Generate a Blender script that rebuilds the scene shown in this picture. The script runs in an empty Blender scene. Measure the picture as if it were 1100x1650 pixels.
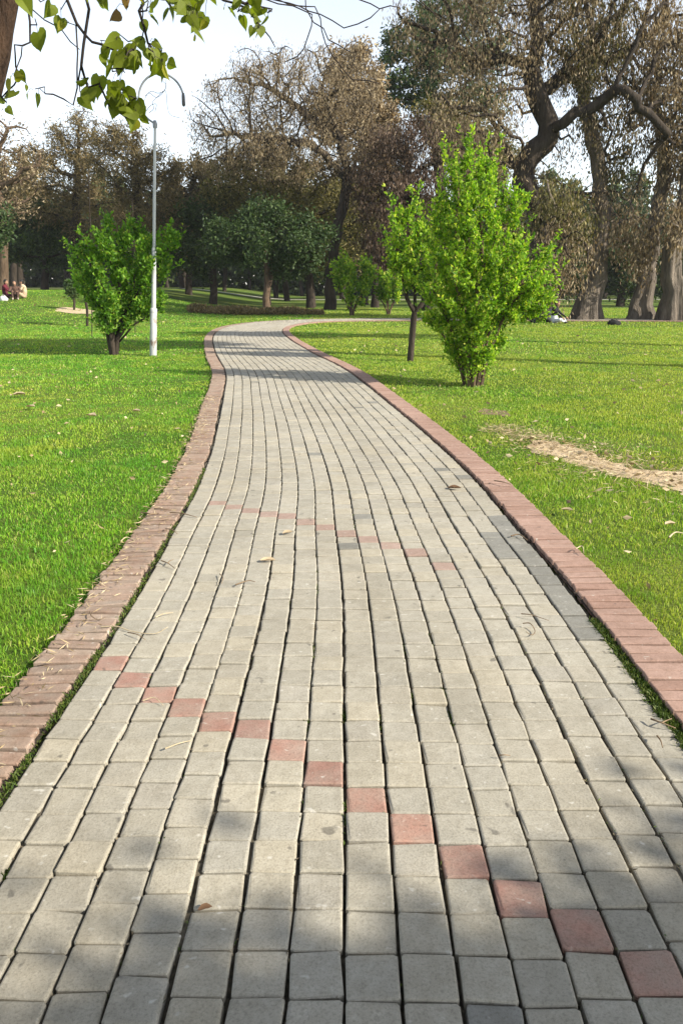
import bpy, bmesh, math, random
import numpy as np
from mathutils import Vector, Matrix

R = math.radians
random.seed(7)
RNG = np.random.default_rng(11)
scene = bpy.context.scene
COL = scene.collection

# ------------------------------------------------------------------ camera
EYE = 1.5
PITCH = R(16.28)
FPX = 1250.0          # focal length in pixels of the 1100 x 1650 picture
cam_d = bpy.data.cameras.new('camera')
cam = bpy.data.objects.new('camera', cam_d)
COL.objects.link(cam)
cam.location = (0, 0, EYE)
cam.rotation_euler = (math.pi / 2 - PITCH, 0, 0)
cam_d.sensor_fit = 'VERTICAL'
cam_d.sensor_height = 36.0
cam_d.sensor_width = 36.0
cam_d.lens = 36.0 * FPX / 1650.0
cam_d.clip_start = 0.05
cam_d.clip_end = 2000
scene.camera = cam

# ------------------------------------------------------------------ light
SUN_EL = R(32.5)
SH = Vector((-0.915, 0.40, 0)).normalized()          # the way shadows fall on the ground
to_sun = Vector((-SH.x * math.cos(SUN_EL), -SH.y * math.cos(SUN_EL), math.sin(SUN_EL)))
world = bpy.data.worlds.new('World')
scene.world = world
world.use_nodes = True
wn = world.node_tree
wn.nodes.clear()
sky = wn.nodes.new('ShaderNodeTexSky')
sky.sky_type = 'NISHITA'
sky.sun_disc = False
sky.sun_elevation = SUN_EL
sky.sun_rotation = math.atan2(to_sun.x, to_sun.y)
sky.air_density = 1.0
sky.dust_density = 0.5
sky.ozone_density = 1.0
bg = wn.nodes.new('ShaderNodeBackground')
bg.inputs['Strength'].default_value = 0.15
wo = wn.nodes.new('ShaderNodeOutputWorld')
hs = wn.nodes.new('ShaderNodeHueSaturation')      # thin white haze over the whole sky
hs.inputs['Saturation'].default_value = 0.46
hs.inputs['Value'].default_value = 0.95
wn.links.new(sky.outputs[0], hs.inputs['Color'])
wn.links.new(hs.outputs[0], bg.inputs[0])
wn.links.new(bg.outputs[0], wo.inputs[0])
sun_d = bpy.data.lights.new('sun', 'SUN')
sun_d.energy = 5.0
sun_d.angle = R(0.55)
sun_d.color = (1.0, 0.93, 0.80)
sun = bpy.data.objects.new('sun', sun_d)
sun.rotation_euler = to_sun.to_track_quat('Z', 'Y').to_euler()
sun.location = (20, -10, 30)
COL.objects.link(sun)
scene.view_settings.view_transform = 'Standard'
scene.view_settings.look = 'None'
scene.view_settings.gamma = 1.0
scene.view_settings.exposure = 1.03
scene.view_settings.use_curve_mapping = False
scene.render.engine = 'CYCLES'
scene.cycles.max_bounces = 8
scene.cycles.transparent_max_bounces = 4


# ------------------------------------------------------------------ helpers
def at(x, y, Y):
    """a point of the place at forward distance Y, seen at photo pixel x, y"""
    u = (x - 550.0) / FPX
    v = (825.0 - y) / FPX
    dy = math.cos(PITCH) + v * math.sin(PITCH)
    dz = -math.sin(PITCH) + v * math.cos(PITCH)
    t = Y / dy
    return np.array((u * t, Y, EYE + dz * t))


def ss(t):
    t = np.clip(t, 0, 1)
    return t * t * (3 - 2 * t)


def tag(o, label=None, cat=None, group=None, kind=None):
    if label: o['label'] = label
    if cat: o['category'] = cat
    if group: o['group'] = group
    if kind: o['kind'] = kind
    return o


def empty(name, loc):
    o = bpy.data.objects.new(name, None)
    o.empty_display_size = 0.2
    o.location = loc
    COL.objects.link(o)
    return o


def mesh_np(name, V, quads=None, tris=None, mats=(), smooth=False, mat_idx=None):
    me = bpy.data.meshes.new(name)
    V = np.asarray(V, dtype=np.float32)
    me.vertices.add(len(V))
    me.vertices.foreach_set('co', V.ravel())
    q = np.zeros((0, 4), np.int32) if quads is None or len(quads) == 0 else np.asarray(quads, np.int32)
    t = np.zeros((0, 3), np.int32) if tris is None or len(tris) == 0 else np.asarray(tris, np.int32)
    idx = np.concatenate([q.ravel(), t.ravel()])
    me.loops.add(len(idx))
    me.loops.foreach_set('vertex_index', idx)
    n = len(q) + len(t)
    me.polygons.add(n)
    starts = np.concatenate([np.arange(len(q)) * 4, len(q) * 4 + np.arange(len(t)) * 3]).astype(np.int32)
    me.polygons.foreach_set('loop_start', starts)
    me.polygons.foreach_set('use_smooth', np.full(n, smooth, bool))
    for m in mats:
        me.materials.append(m)
    if mat_idx is not None:
        me.polygons.foreach_set('material_index', np.asarray(mat_idx, np.int32))
    me.update(calc_edges=True)
    return me


def link(name, me, parent=None, loc=None):
    o = bpy.data.objects.new(name, me)
    if loc is not None:
        o.location = loc
    if parent is not None:
        o.parent = parent
    COL.objects.link(o)
    return o


def vnoise(x, y, scale, seed=0):
    """smooth value noise 0..1"""
    r = np.random.default_rng(1000 + seed)
    G = r.random((64, 64))
    x = np.asarray(x) / scale + 31.7
    y = np.asarray(y) / scale + 17.3
    xi = np.floor(x).astype(int); yi = np.floor(y).astype(int)
    fx = x - xi; fy = y - yi
    fx = fx * fx * (3 - 2 * fx); fy = fy * fy * (3 - 2 * fy)
    a = G[xi % 64, yi % 64]; b = G[(xi + 1) % 64, yi % 64]
    c = G[xi % 64, (yi + 1) % 64]; d = G[(xi + 1) % 64, (yi + 1) % 64]
    return (a * (1 - fx) + b * fx) * (1 - fy) + (c * (1 - fx) + d * fx) * fy


# ------------------------------------------------------------------ materials
class NT:
    def __init__(self, name):
        self.m = bpy.data.materials.new(name)
        self.m.use_nodes = True
        self.t = self.m.node_tree
        self.t.nodes.clear()
        self.out = self.n('ShaderNodeOutputMaterial')

    def n(self, kind, **kw):
        nd = self.t.nodes.new(kind)
        for k, v in kw.items():
            setattr(nd, k, v)
        return nd

    def l(self, a, b):
        self.t.links.new(a, b)

    def val(self, sock, v):
        if hasattr(v, 'node'):
            self.l(v, sock)
        else:
            sock.default_value = v

    def pos(self):
        return self.n('ShaderNodeNewGeometry').outputs['Position']

    def island(self):
        return self.n('ShaderNodeNewGeometry').outputs['Random Per Island']

    def objrand(self):
        return self.n('ShaderNodeObjectInfo').outputs['Random']

    def noise(self, scale, detail=3, rough=0.5, vec=None, out='Fac', squash=None):
        nd = self.n('ShaderNodeTexNoise')
        nd.inputs['Scale'].default_value = scale
        nd.inputs['Detail'].default_value = detail
        nd.inputs['Roughness'].default_value = rough
        v = vec if vec is not None else self.pos()
        if squash:
            mp = self.n('ShaderNodeMapping')
            mp.inputs['Scale'].default_value = squash
            self.l(v, mp.inputs[0]); v = mp.outputs[0]
        self.l(v, nd.inputs['Vector'])
        return nd.outputs[out]

    def ramp(self, fac, stops):
        nd = self.n('ShaderNodeValToRGB')
        cr = nd.color_ramp
        while len(cr.elements) < len(stops):
            cr.elements.new(0.5)
        for e, (p, c) in zip(cr.elements, stops):
            e.position = p
            e.color = tuple(c) + (1,) if len(c) == 3 else c
        self.l(fac, nd.inputs[0])
        return nd.outputs[0]

    def mix(self, fac, a, b, mode='MIX'):
        nd = self.n('ShaderNodeMix', data_type='RGBA', blend_type=mode)
        self.val(nd.inputs[0], fac)
        for s, v in ((nd.inputs[6], a), (nd.inputs[7], b)):
            if hasattr(v, 'node'): self.l(v, s)
            else: s.default_value = tuple(v) + (1,)
        return nd.outputs[2]

    def math(self, op, a, b=0.0, clamp=False):
        nd = self.n('ShaderNodeMath', operation=op, use_clamp=clamp)
        self.val(nd.inputs[0], a); self.val(nd.inputs[1], b)
        return nd.outputs[0]

    def maprange(self, v, a, b, c, d):
        nd = self.n('ShaderNodeMapRange')
        self.l(v, nd.inputs[0])
        for i, k in enumerate((a, b, c, d)):
            nd.inputs[i + 1].default_value = k
        return nd.outputs[0]

    def bsdf(self, color, rough=0.8, bump=None, bump_d=0.01, bump_s=0.5, spec=0.3, metallic=0.0):
        b = self.n('ShaderNodeBsdfPrincipled')
        if hasattr(color, 'node'): self.l(color, b.inputs['Base Color'])
        else: b.inputs['Base Color'].default_value = tuple(color) + (1,)
        self.val(b.inputs['Roughness'], rough)
        b.inputs['Specular IOR Level'].default_value = spec
        b.inputs['Metallic'].default_value = metallic
        if bump is not None:
            bn = self.n('ShaderNodeBump')
            bn.inputs['Strength'].default_value = bump_s
            bn.inputs['Distance'].default_value = bump_d
            self.l(bump, bn.inputs['Height'])
            self.l(bn.outputs[0], b.inputs['Normal'])
        return b.outputs[0]

    def done(self, sh):
        self.l(sh, self.out.inputs[0])
        return self.m


def leafmat(name, stops, trans=0.35, tcol=(1.15, 1.25, 0.5), patch=None, pscale=0.8, rough=0.55):
    k = NT(name)
    c = k.ramp(k.island(), stops)
    if patch:
        f = k.maprange(k.noise(pscale, 3), 0.42, 0.62, 0, 1)
        c = k.mix(f, c, patch)
    orr = k.maprange(k.objrand(), 0, 1, 0.85, 1.12)
    cc = k.n('ShaderNodeCombineColor')
    for i in range(3): k.l(orr, cc.inputs[i])
    c = k.mix(1.0, c, cc.outputs[0], 'MULTIPLY')
    d = k.bsdf(c, rough, spec=0.25)
    t = k.n('ShaderNodeBsdfTranslucent')
    k.l(k.mix(1.0, c, tcol, 'MULTIPLY'), t.inputs[0])
    mx = k.n('ShaderNodeMixShader')
    mx.inputs[0].default_value = trans
    k.l(d, mx.inputs[1]); k.l(t.outputs[0], mx.inputs[2])
    return k.done(mx.outputs[0])


def barkmat(name, c1, c2, scale=6, bump=0.02):
    k = NT(name)
    nz = k.noise(scale, 6, 0.65, squash=(1, 1, 0.22))
    nb = k.noise(scale * 3.5, 4, 0.6, squash=(1, 1, 0.15))
    c = k.ramp(nz, [(0.3, c1), (0.7, c2)])
    return k.done(k.bsdf(c, 0.95, bump=k.math('ADD', nz, nb), bump_d=bump, bump_s=0.9, spec=0.15))


def paver_mat(name, cols, per_object, grime=0.5, fade=False):
    """cast concrete: tint per stone, blotches, fine aggregate, stains"""
    k = NT(name)
    rnd = k.objrand() if per_object else k.island()
    c = k.ramp(rnd, cols)
    big = k.noise(2.2, 4, 0.55)
    c = k.mix(k.maprange(big, 0.3, 0.7, 0.0, 0.55), c, k.mix(1.0, c, (0.74, 0.74, 0.73), 'MULTIPLY'))
    med = k.noise(26, 5, 0.6)
    c = k.mix(k.maprange(med, 0.35, 0.7, 0.0, grime), c, k.mix(1.0, c, (0.64, 0.62, 0.57), 'MULTIPLY'))
    if fade:
        wn_ = k.noise(9, 5, 0.65)
        c = k.mix(k.maprange(wn_, 0.35, 0.72, 0.10, 0.62), c, (0.34, 0.30, 0.25))
    fine = k.noise(420, 3, 0.7)
    c = k.mix(k.maprange(fine, 0.3, 0.75, 0.0, 0.6), c, k.mix(1.0, c, (0.58, 0.58, 0.57), 'MULTIPLY'))
    agg = k.noise(150, 2, 0.6)
    c = k.mix(k.maprange(agg, 0.50, 0.66, 0.0, 0.5), c, k.mix(1.0, c, (0.60, 0.59, 0.57), 'MULTIPLY'))
    c = k.mix(k.maprange(agg, 0.40, 0.28, 0.0, 0.4), c, k.mix(1.0, c, (1.28, 1.27, 1.25), 'MULTIPLY'))
    wear_ = k.noise(0.8, 5, 0.6, squash=(1.6, 0.5, 1))
    c = k.mix(k.maprange(wear_, 0.45, 0.66, 0.0, 0.5), c, k.mix(1.0, c, (0.80, 0.77, 0.72), 'MULTIPLY'))
    spots = k.noise(17, 2, 0.5, vec=None)
    c = k.mix(k.maprange(spots, 0.70, 0.75, 0.0, 0.55), c, (0.055, 0.05, 0.045))
    pale = k.noise(31, 2, 0.5, squash=(1.0, 1.3, 1.0))
    c = k.mix(k.maprange(pale, 0.68, 0.78, 0.0, 0.55), c, (0.52, 0.50, 0.45))
    h = k.math('ADD', k.math('MULTIPLY', agg, 0.6), med)
    return k.done(k.bsdf(c, 0.92, bump=h, bump_d=0.0025, bump_s=0.7, spec=0.2))


GREY = [(0.0, (0.36, 0.335, 0.28)), (0.25, (0.41, 0.38, 0.315)), (0.55, (0.39, 0.365, 0.31)),
        (0.8, (0.435, 0.395, 0.315)), (1.0, (0.37, 0.345, 0.295))]
RED = [(0.0, (0.36, 0.19, 0.15)), (0.5, (0.41, 0.225, 0.175)), (1.0, (0.31, 0.165, 0.135))]
FADED = [(0.0, (0.37, 0.265, 0.22)), (0.5, (0.385, 0.285, 0.24)), (1.0, (0.35, 0.25, 0.21))]
DARK = [(0.0, (0.215, 0.21, 0.19)), (1.0, (0.27, 0.262, 0.235))]
M = {}
M['paver'] = paver_mat('paver_concrete', GREY, True)
M['paver_far'] = paver_mat('paver_concrete_joined', GREY, False)
M['red'] = paver_mat('paver_red', RED, True, fade=True)
M['red_far'] = paver_mat('paver_red_joined', RED, False, fade=True)
M['faded'] = paver_mat('paver_faded_red', FADED, False)
M['dark'] = paver_mat('paver_dark_grey', DARK, False)
M['dark_o'] = paver_mat('paver_dark_grey_single', DARK, True)
BR_L = [(0.0, (0.27, 0.17, 0.125)), (0.35, (0.36, 0.235, 0.175)), (0.7, (0.32, 0.205, 0.155)), (1.0, (0.41, 0.30, 0.235))]
BR_R = [(0.0, (0.36, 0.235, 0.19)), (0.5, (0.41, 0.275, 0.225)), (1.0, (0.34, 0.215, 0.17))]
M['brick_l'] = paver_mat('brick_worn', BR_L, True, 0.9, fade=True)
M['brick_lf'] = paver_mat('brick_worn_joined', BR_L, False, 0.9, fade=True)
M['brick_r'] = paver_mat('brick_pink', BR_R, True, 0.55)
M['brick_rf'] = paver_mat('brick_pink_joined', BR_R, False, 0.55)

k = NT('joint_sand')
nz = k.noise(60, 4)
M['bed'] = k.done(k.bsdf(k.ramp(nz, [(0.3, (0.045, 0.04, 0.028)), (0.7, (0.12, 0.10, 0.072))]), 1.0, bump=nz, bump_d=0.006))

k = NT('dark_soil')
nz = k.noise(60, 4)
M['edge_bed'] = k.done(k.bsdf(k.ramp(nz, [(0.3, (0.02, 0.016, 0.011)), (0.7, (0.06, 0.047, 0.033))]), 1.0, bump=nz, bump_d=0.006))

k = NT('lawn_soil')
n1 = k.noise(0.28, 4, 0.55); n2 = k.noise(5, 5, 0.7); n3 = k.noise(60, 3, 0.7)
c = k.ramp(n2, [(0.25, (0.028, 0.058, 0.008)), (0.5, (0.055, 0.10, 0.013)), (0.75, (0.09, 0.145, 0.022))])
c = k.mix(k.maprange(n1, 0.42, 0.68, 0, 0.7), c, (0.17, 0.18, 0.04))
c = k.mix(k.maprange(n3, 0.5, 0.8, 0, 0.5), c, (0.06, 0.08, 0.016))
M['lawn'] = k.done(k.bsdf(c, 1.0, bump=k.math('ADD', n3, n2), bump_d=0.03, bump_s=0.7, spec=0.1))

def grassmat(name, dry):
    k = NT(name)
    lush = (0.07, 0.25, 0.014) if dry < 0.5 else (0.08, 0.23, 0.013)
    c = k.ramp(k.island(), [(0.0, (0.07, 0.19, 0.009)), (0.40, (0.15, 0.34, 0.016)), (0.78 - dry * 0.1, (0.25, 0.45, 0.028)), (0.90 - dry * 0.1, (0.40, 0.48, 0.07)), (1.0, (0.52, 0.46, 0.20))])
    n1 = k.noise(0.33, 4, 0.6); n2 = k.noise(1.7, 4, 0.65)
    c = k.mix(k.maprange(n1, 0.44 - dry * 0.10, 0.62 - dry * 0.08, 0, 0.8), c, k.mix(k.island(), (0.22, 0.32, 0.022), (0.44, 0.44, 0.07)))
    c = k.mix(k.maprange(n2, 0.5 - 0.06 * (1 - dry), 0.66 - 0.06 * (1 - dry), 0, 0.7), c, lush)
    d = k.bsdf(c, 0.5, spec=0.4)
    t = k.n('ShaderNodeBsdfTranslucent')
    k.l(k.mix(1.0, c, (1.2, 1.25, 0.6), 'MULTIPLY'), t.inputs[0])
    mx = k.n('ShaderNodeMixShader'); mx.inputs[0].default_value = 0.38
    k.l(d, mx.inputs[1]); k.l(t.outputs[0], mx.inputs[2])
    return k.done(mx.outputs[0])


M['grass_l'] = grassmat('grass_blades', 0.0)
M['grass_r'] = grassmat('grass_blades_dry', 1.0)

k = NT('bare_soil')
n1 = k.noise(3, 5, 0.6); n2 = k.noise(45, 4, 0.7)
c = k.ramp(n1, [(0.3, (0.36, 0.27, 0.17)), (0.7, (0.52, 0.42, 0.29))])
c = k.mix(k.maprange(n2, 0.45, 0.75, 0, 0.6), c, (0.26, 0.19, 0.11))
M['soil'] = k.done(k.bsdf(c, 1.0, bump=k.math('ADD', n1, n2), bump_d=0.02, spec=0.1))
k = NT('pale_path')
n1 = k.noise(0.6, 4)
M['farpath'] = k.done(k.bsdf(k.ramp(n1, [(0.3, (0.24, 0.225, 0.19)), (0.7, (0.33, 0.31, 0.265))]), 1.0))

M['moss'] = leafmat('moss_leaf', [(0.0, (0.03, 0.06, 0.008)), (0.6, (0.07, 0.11, 0.016)), (1.0, (0.13, 0.14, 0.035))], 0.2)
M['litter'] = leafmat('dry_leaf', [(0.0, (0.20, 0.14, 0.07)), (0.45, (0.38, 0.29, 0.16)), (1.0, (0.55, 0.46, 0.30))], 0.15, (1, 0.9, 0.7))
M['debris'] = leafmat('joint_crumbs', [(0.0, (0.05, 0.04, 0.025)), (0.45, (0.12, 0.09, 0.055)), (0.7, (0.24, 0.19, 0.12)), (0.75, (0.05, 0.085, 0.014)), (1.0, (0.10, 0.14, 0.025))], 0.1, (1, 1, 0.7))
M['drytwig'] = barkmat('dry_twig', (0.09, 0.06, 0.04), (0.25, 0.18, 0.11), 30, 0.002)
M['paletwig'] = barkmat('pale_stalk', (0.30, 0.24, 0.15), (0.48, 0.40, 0.27), 30, 0.002)
M['bark_dark'] = barkmat('bark_dark', (0.018, 0.014, 0.011), (0.06, 0.047, 0.036), 5, 0.04)
M['bark_brown'] = barkmat('bark_brown', (0.045, 0.03, 0.02), (0.15, 0.105, 0.07), 9, 0.02)
M['bark_grey'] = barkmat('bark_grey', (0.04, 0.034, 0.029), (0.20, 0.165, 0.13), 3.2, 0.16)
M['bark_near'] = barkmat('bark_near', (0.015, 0.010, 0.008), (0.075, 0.045, 0.029), 14, 0.03)
M['twig_dark'] = barkmat('twig_dark', (0.018, 0.015, 0.015), (0.05, 0.04, 0.036), 20, 0.004)
M['leaf_bright'] = leafmat('leaf_bright', [(0.0, (0.05, 0.12, 0.010)), (0.3, (0.14, 0.28, 0.018)), (0.6, (0.22, 0.37, 0.022)), (0.9, (0.38, 0.50, 0.045)), (1.0, (0.54, 0.52, 0.10))], 0.52)
M['leaf_mid'] = leafmat('leaf_mid', [(0.0, (0.06, 0.16, 0.012)), (0.5, (0.13, 0.29, 0.02)), (0.9, (0.24, 0.41, 0.034)), (1.0, (0.38, 0.45, 0.06))], 0.48)
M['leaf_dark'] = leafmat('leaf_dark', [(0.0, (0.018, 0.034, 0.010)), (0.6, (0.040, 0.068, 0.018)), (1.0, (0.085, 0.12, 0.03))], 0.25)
M['leaf_olive'] = leafmat('leaf_olive', [(0.0, (0.05, 0.05, 0.016)), (0.6, (0.115, 0.10, 0.03)), (1.0, (0.25, 0.21, 0.08))], 0.3)
M['leaf_brown'] = leafmat('leaf_brown', [(0.0, (0.08, 0.06, 0.034)), (0.55, (0.20, 0.15, 0.085)), (1.0, (0.42, 0.34, 0.21))], 0.3, (1.2, 1, 0.7))
M['leaf_rust'] = leafmat('leaf_rust', [(0.0, (0.035, 0.022, 0.014)), (0.6, (0.085, 0.053, 0.033)), (1.0, (0.17, 0.115, 0.075))], 0.2, (1.2, 1, 0.7))
M['leaf_feather'] = leafmat('leaf_feather', [(0.0, (0.06, 0.05, 0.02)), (0.55, (0.14, 0.11, 0.045)), (1.0, (0.27, 0.20, 0.095))], 0.3, (1.1, 1, 0.6))
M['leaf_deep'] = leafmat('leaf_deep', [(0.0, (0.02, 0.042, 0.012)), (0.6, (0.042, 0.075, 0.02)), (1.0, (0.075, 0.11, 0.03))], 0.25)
M['leaf_near'] = leafmat('leaf_heart_green', [(0.0, (0.07, 0.11, 0.013)), (0.5, (0.14, 0.18, 0.018)), (1.0, (0.25, 0.26, 0.025))], 0.55)
M['leaf_near_y'] = leafmat('leaf_heart_yellow', [(0.0, (0.20, 0.23, 0.02)), (1.0, (0.34, 0.31, 0.03))], 0.5)
M['leaf_near_d'] = leafmat('leaf_heart_dry', [(0.0, (0.22, 0.13, 0.06)), (1.0, (0.26, 0.16, 0.08))], 0.3)


def plain(name, c, rough=0.7, metallic=0.0, var=0.25, scale=9):
    k = NT(name)
    n1 = k.noise(scale, 4, 0.6)
    cc = k.mix(k.maprange(n1, 0.35, 0.7, 0, 1), c, tuple(v * (1 - var) for v in c))
    return k.done(k.bsdf(cc, rough, bump=n1, bump_d=0.004, bump_s=0.3, metallic=metallic))


k = NT('painted_pole')
n1 = k.noise(3, 5, 0.65); n2 = k.noise(9, 5, 0.6, squash=(1, 1, 0.5))
z = k.n('ShaderNodeSeparateXYZ'); k.l(k.pos(), z.inputs[0])
band = k.math('MULTIPLY', k.maprange(z.outputs[2], 0.05, 0.35, 0.35, 1), k.maprange(z.outputs[2], 0.55, 1.0, 1, 0.0))
c = k.mix(k.maprange(n1, 0.35, 0.7, 0, 0.5), (0.44, 0.45, 0.45), (0.30, 0.30, 0.29))
c = k.mix(k.math('MULTIPLY', k.maprange(n2, 0.52, 0.6, 0, 1), band), c, (0.14, 0.075, 0.045))
M['pole'] = k.done(k.bsdf(c, 0.5, bump=n2, bump_d=0.003, bump_s=0.4))
M['hoop'] = plain('grey_steel', (0.24, 0.25, 0.26), 0.5, 0.3)
M['wire'] = plain('dark_wire', (0.10, 0.10, 0.11), 0.6)


# ------------------------------------------------------------------ path line
CPTS = [(0.06, -3.0), (0.06, 0.0), (0.07, 2.0), (0.07, 3.5), (0.03, 4.6), (-0.03, 6.0), (-0.22, 8.0), (-0.50, 10.4), (-0.98, 14.1),
        (-1.75, 18.0), (-2.62, 23.0), (-3.10, 27.0), (-3.12, 30.2), (-2.5, 33.2), (-1.0, 35.3), (1.5, 36.2), (5, 36.4), (10, 36.2), (18, 35.4),
        (30, 33.6)]


def catmull(pts, n=24):
    P = [np.array(p, float) for p in pts]
    P = [2 * P[0] - P[1]] + P + [2 * P[-1] - P[-2]]
    out = []
    for i in range(1, len(P) - 2):
        for j in range(n):
            t = j / n
            a, b, c, d = P[i - 1], P[i], P[i + 1], P[i + 2]
            out.append(0.5 * ((2 * b) + (-a + c) * t + (2 * a - 5 * b + 4 * c - d) * t * t + (-a + 3 * b - 3 * c + d) * t ** 3))
    out.append(P[-2])
    return np.array(out)


CL = catmull(CPTS)
SEG = np.linalg.norm(np.diff(CL, axis=0), axis=1)
CS = np.concatenate([[0], np.cumsum(SEG)])
TG = np.gradient(CL, axis=0)
TG /= np.linalg.norm(TG, axis=1)[:, None]
S0 = float(np.interp(0.0, CL[:200, 1], CS[:200]))       # arc length at the camera
CS = CS - S0


def frame(s):
    x = np.interp(s, CS, CL[:, 0]); y = np.interp(s, CS, CL[:, 1])
    tx = np.interp(s, CS, TG[:, 0]); ty = np.interp(s, CS, TG[:, 1])
    n = np.hypot(tx, ty)
    return x, y, tx / n, ty / n


def on_path(s, off):
    x, y, tx, ty = frame(s)
    return x + ty * off, y - tx * off, np.arctan2(-tx, ty)


def path_dist(x, y):
    x = np.asarray(x, float); y = np.asarray(y, float)
    out = np.empty(x.shape)
    pts = CL[::3]
    for i in range(0, len(x), 40000):
        d = np.hypot(x[i:i + 40000, None] - pts[None, :, 0], y[i:i + 40000, None] - pts[None, :, 1])
        out[i:i + 40000] = d.min(1)
    return out


PITCH_X, PITCH_Y, NCOL = 0.127, 0.1245, 17
HALF = NCOL * PITCH_X / 2          # 1.08
ZTOP = 0.02


def gz(x, y):
    """height of the lawn"""
    x = np.asarray(x, float); y = np.asarray(y, float)
    z = -0.02 + 1.2 * ss((y - 24) / 27) * ss((-x - 5.2) / 13)
    z = z + 0.05 * (vnoise(x, y, 3.1, 3) - 0.5) * ss((np.abs(x + 1) - 3.2) / 4) * ss((30 - y) / 6)
    return z


# ------------------------------------------------------------------ lawn
def axis_pts(knots):
    out = []
    for a, b, n in knots:
        out.extend(np.linspace(a, b, n, endpoint=False))
    out.append(knots[-1][1])
    return np.array(out)


gx = axis_pts([(-260, -60, 12), (-60, -30, 16), (-30, 20, 110), (20, 60, 18), (60, 260, 12)])
gy = axis_pts([(-40, 0, 14), (0, 60, 130), (60, 140, 30), (140, 420, 16)])
GX, GY = np.meshgrid(gx, gy, indexing='ij')
V = np.stack([GX, GY, gz(GX, GY)], -1).reshape(-1, 3)
ii, jj = np.meshgrid(np.arange(len(gx) - 1), np.arange(len(gy) - 1), indexing='ij')
a = (ii * len(gy) + jj).ravel(); n = len(gy)
Q = np.stack([a, a + n, a + n + 1, a + 1], -1)
lawn = link('lawn', mesh_np('lawn', V, Q, mats=[M['lawn']], smooth=True))
tag(lawn, 'wide green park lawn on both sides of the paved path', 'lawn', kind='structure')


def blob_sheet(name, poly, zoff, mat, jag, seed, label, cat):
    """irregular patch lying on the lawn, outline jagged, surface uneven"""
    r = np.random.default_rng(seed)
    P = np.array(poly, float)
    pts = []
    for i in range(len(P)):
        p, q = P[i], P[(i + 1) % len(P)]
        m = max(3, int(np.linalg.norm(q - p) / (jag * 0.9)))
        for j in range(m):
            pts.append(p + (q - p) * j / m + r.normal(0, jag * 0.5, 2))
    pts = np.array(pts)
    bm = bmesh.new()
    vs = [bm.verts.new((x, y, 0)) for x, y in pts]
    bm.faces.new(vs)
    bmesh.ops.triangulate(bm, faces=bm.faces[:])
    for _ in range(2):
        bmesh.ops.subdivide_edges(bm, edges=bm.edges[:], cuts=1, use_grid_fill=True)
    for v in bm.verts:
        v.co.z = float(gz(v.co.x, v.co.y)) + zoff + (0 if v.is_boundary else float(r.random()) * 0.012)
    me = bpy.data.meshes.new(name)
    bm.to_mesh(me); bm.free()
    me.materials.append(mat)
    o = link(name, me)
    tag(o, label, cat, kind='structure')
    return o


def gp(x, y):
    """lawn point seen at photo pixel (flat ground)"""
    v = (825.0 - y) / FPX
    a = PITCH - math.atan(v)
    Y = (EYE + 0.02) / math.tan(a)
    p = at(x, y, Y)
    return (p[0], p[1])


SOIL1 = [gp(*p) for p in ((860, 708), (905, 716), (950, 728), (985, 745), (1040, 757), (1110, 762), (1160, 770), (1160, 812), (1100, 798), (1050, 782), (995, 768), (940, 752), (890, 736), (850, 722))]
SOIL2 = [gp(*p) for p in ((775, 660), (815, 664), (822, 672), (780, 670))]
blob_sheet('bare_soil', SOIL1, 0.006, M['soil'], 0.11, 5, 'bare sandy soil strip worn diagonally into the right lawn', 'soil')
blob_sheet('bare_soil', SOIL2, 0.002, plain('brown_soil', (0.17, 0.115, 0.07), 1.0, scale=14), 0.12, 6, 'small scrap of bare soil in the grass below the big bright shrub', 'soil')

# ------------------------------------------------------------------ path with pavers
def strip(name, s0, s1, o0, o1, z, mat, n=160, parent=None, thick=0.0):
    s = np.linspace(s0, s1, n)
    x0, y0, _ = on_path(s, o0); x1, y1, _ = on_path(s, o1)
    V = np.concatenate([np.stack([x0, y0, np.full(n, z)], -1), np.stack([x1, y1, np.full(n, z)], -1)])
    i = np.arange(n - 1)
    Q = np.stack([i, i + n, i + n + 1, i + 1], -1)
    return link(name, mesh_np(name, V, Q, mats=[mat]), parent)


S_END = CS[-1]
sg = np.concatenate([np.arange(-2.5, 10, 0.03), np.arange(10, S_END, 0.25)])
og = np.sort(np.concatenate([(np.arange(NCOL + 1) - NCOL / 2) * PITCH_X, (np.arange(NCOL) - (NCOL - 1) / 2) * PITCH_X, [-HALF - 0.024, HALF + 0.024]]))
SG, OG = np.meshgrid(sg, og, indexing='ij')
bx, by, _ = on_path(SG.ravel(), OG.ravel())
fill = vnoise(OG.ravel() * 5 + SG.ravel() * 0.2, SG.ravel(), 0.22, 41) * 0.6 + vnoise(OG.ravel() * 11, SG.ravel(), 0.06, 42) * 0.4
V = np.stack([bx, by, -0.013 + 0.026 * np.clip((fill - 0.30) * 1.6, 0, 1)], -1)
ii, jj = np.meshgrid(np.arange(len(sg) - 1), np.arange(len(og) - 1), indexing='ij')
a = (ii * len(og) + jj).ravel(); n = len(og)
path = link('path', mesh_np('path', V, np.stack([a, a + 1, a + n + 1, a + n], -1), mats=[M['bed']], smooth=True))
tag(path, 'curving park path of square grey concrete pavers', 'path', kind='structure')


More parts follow.
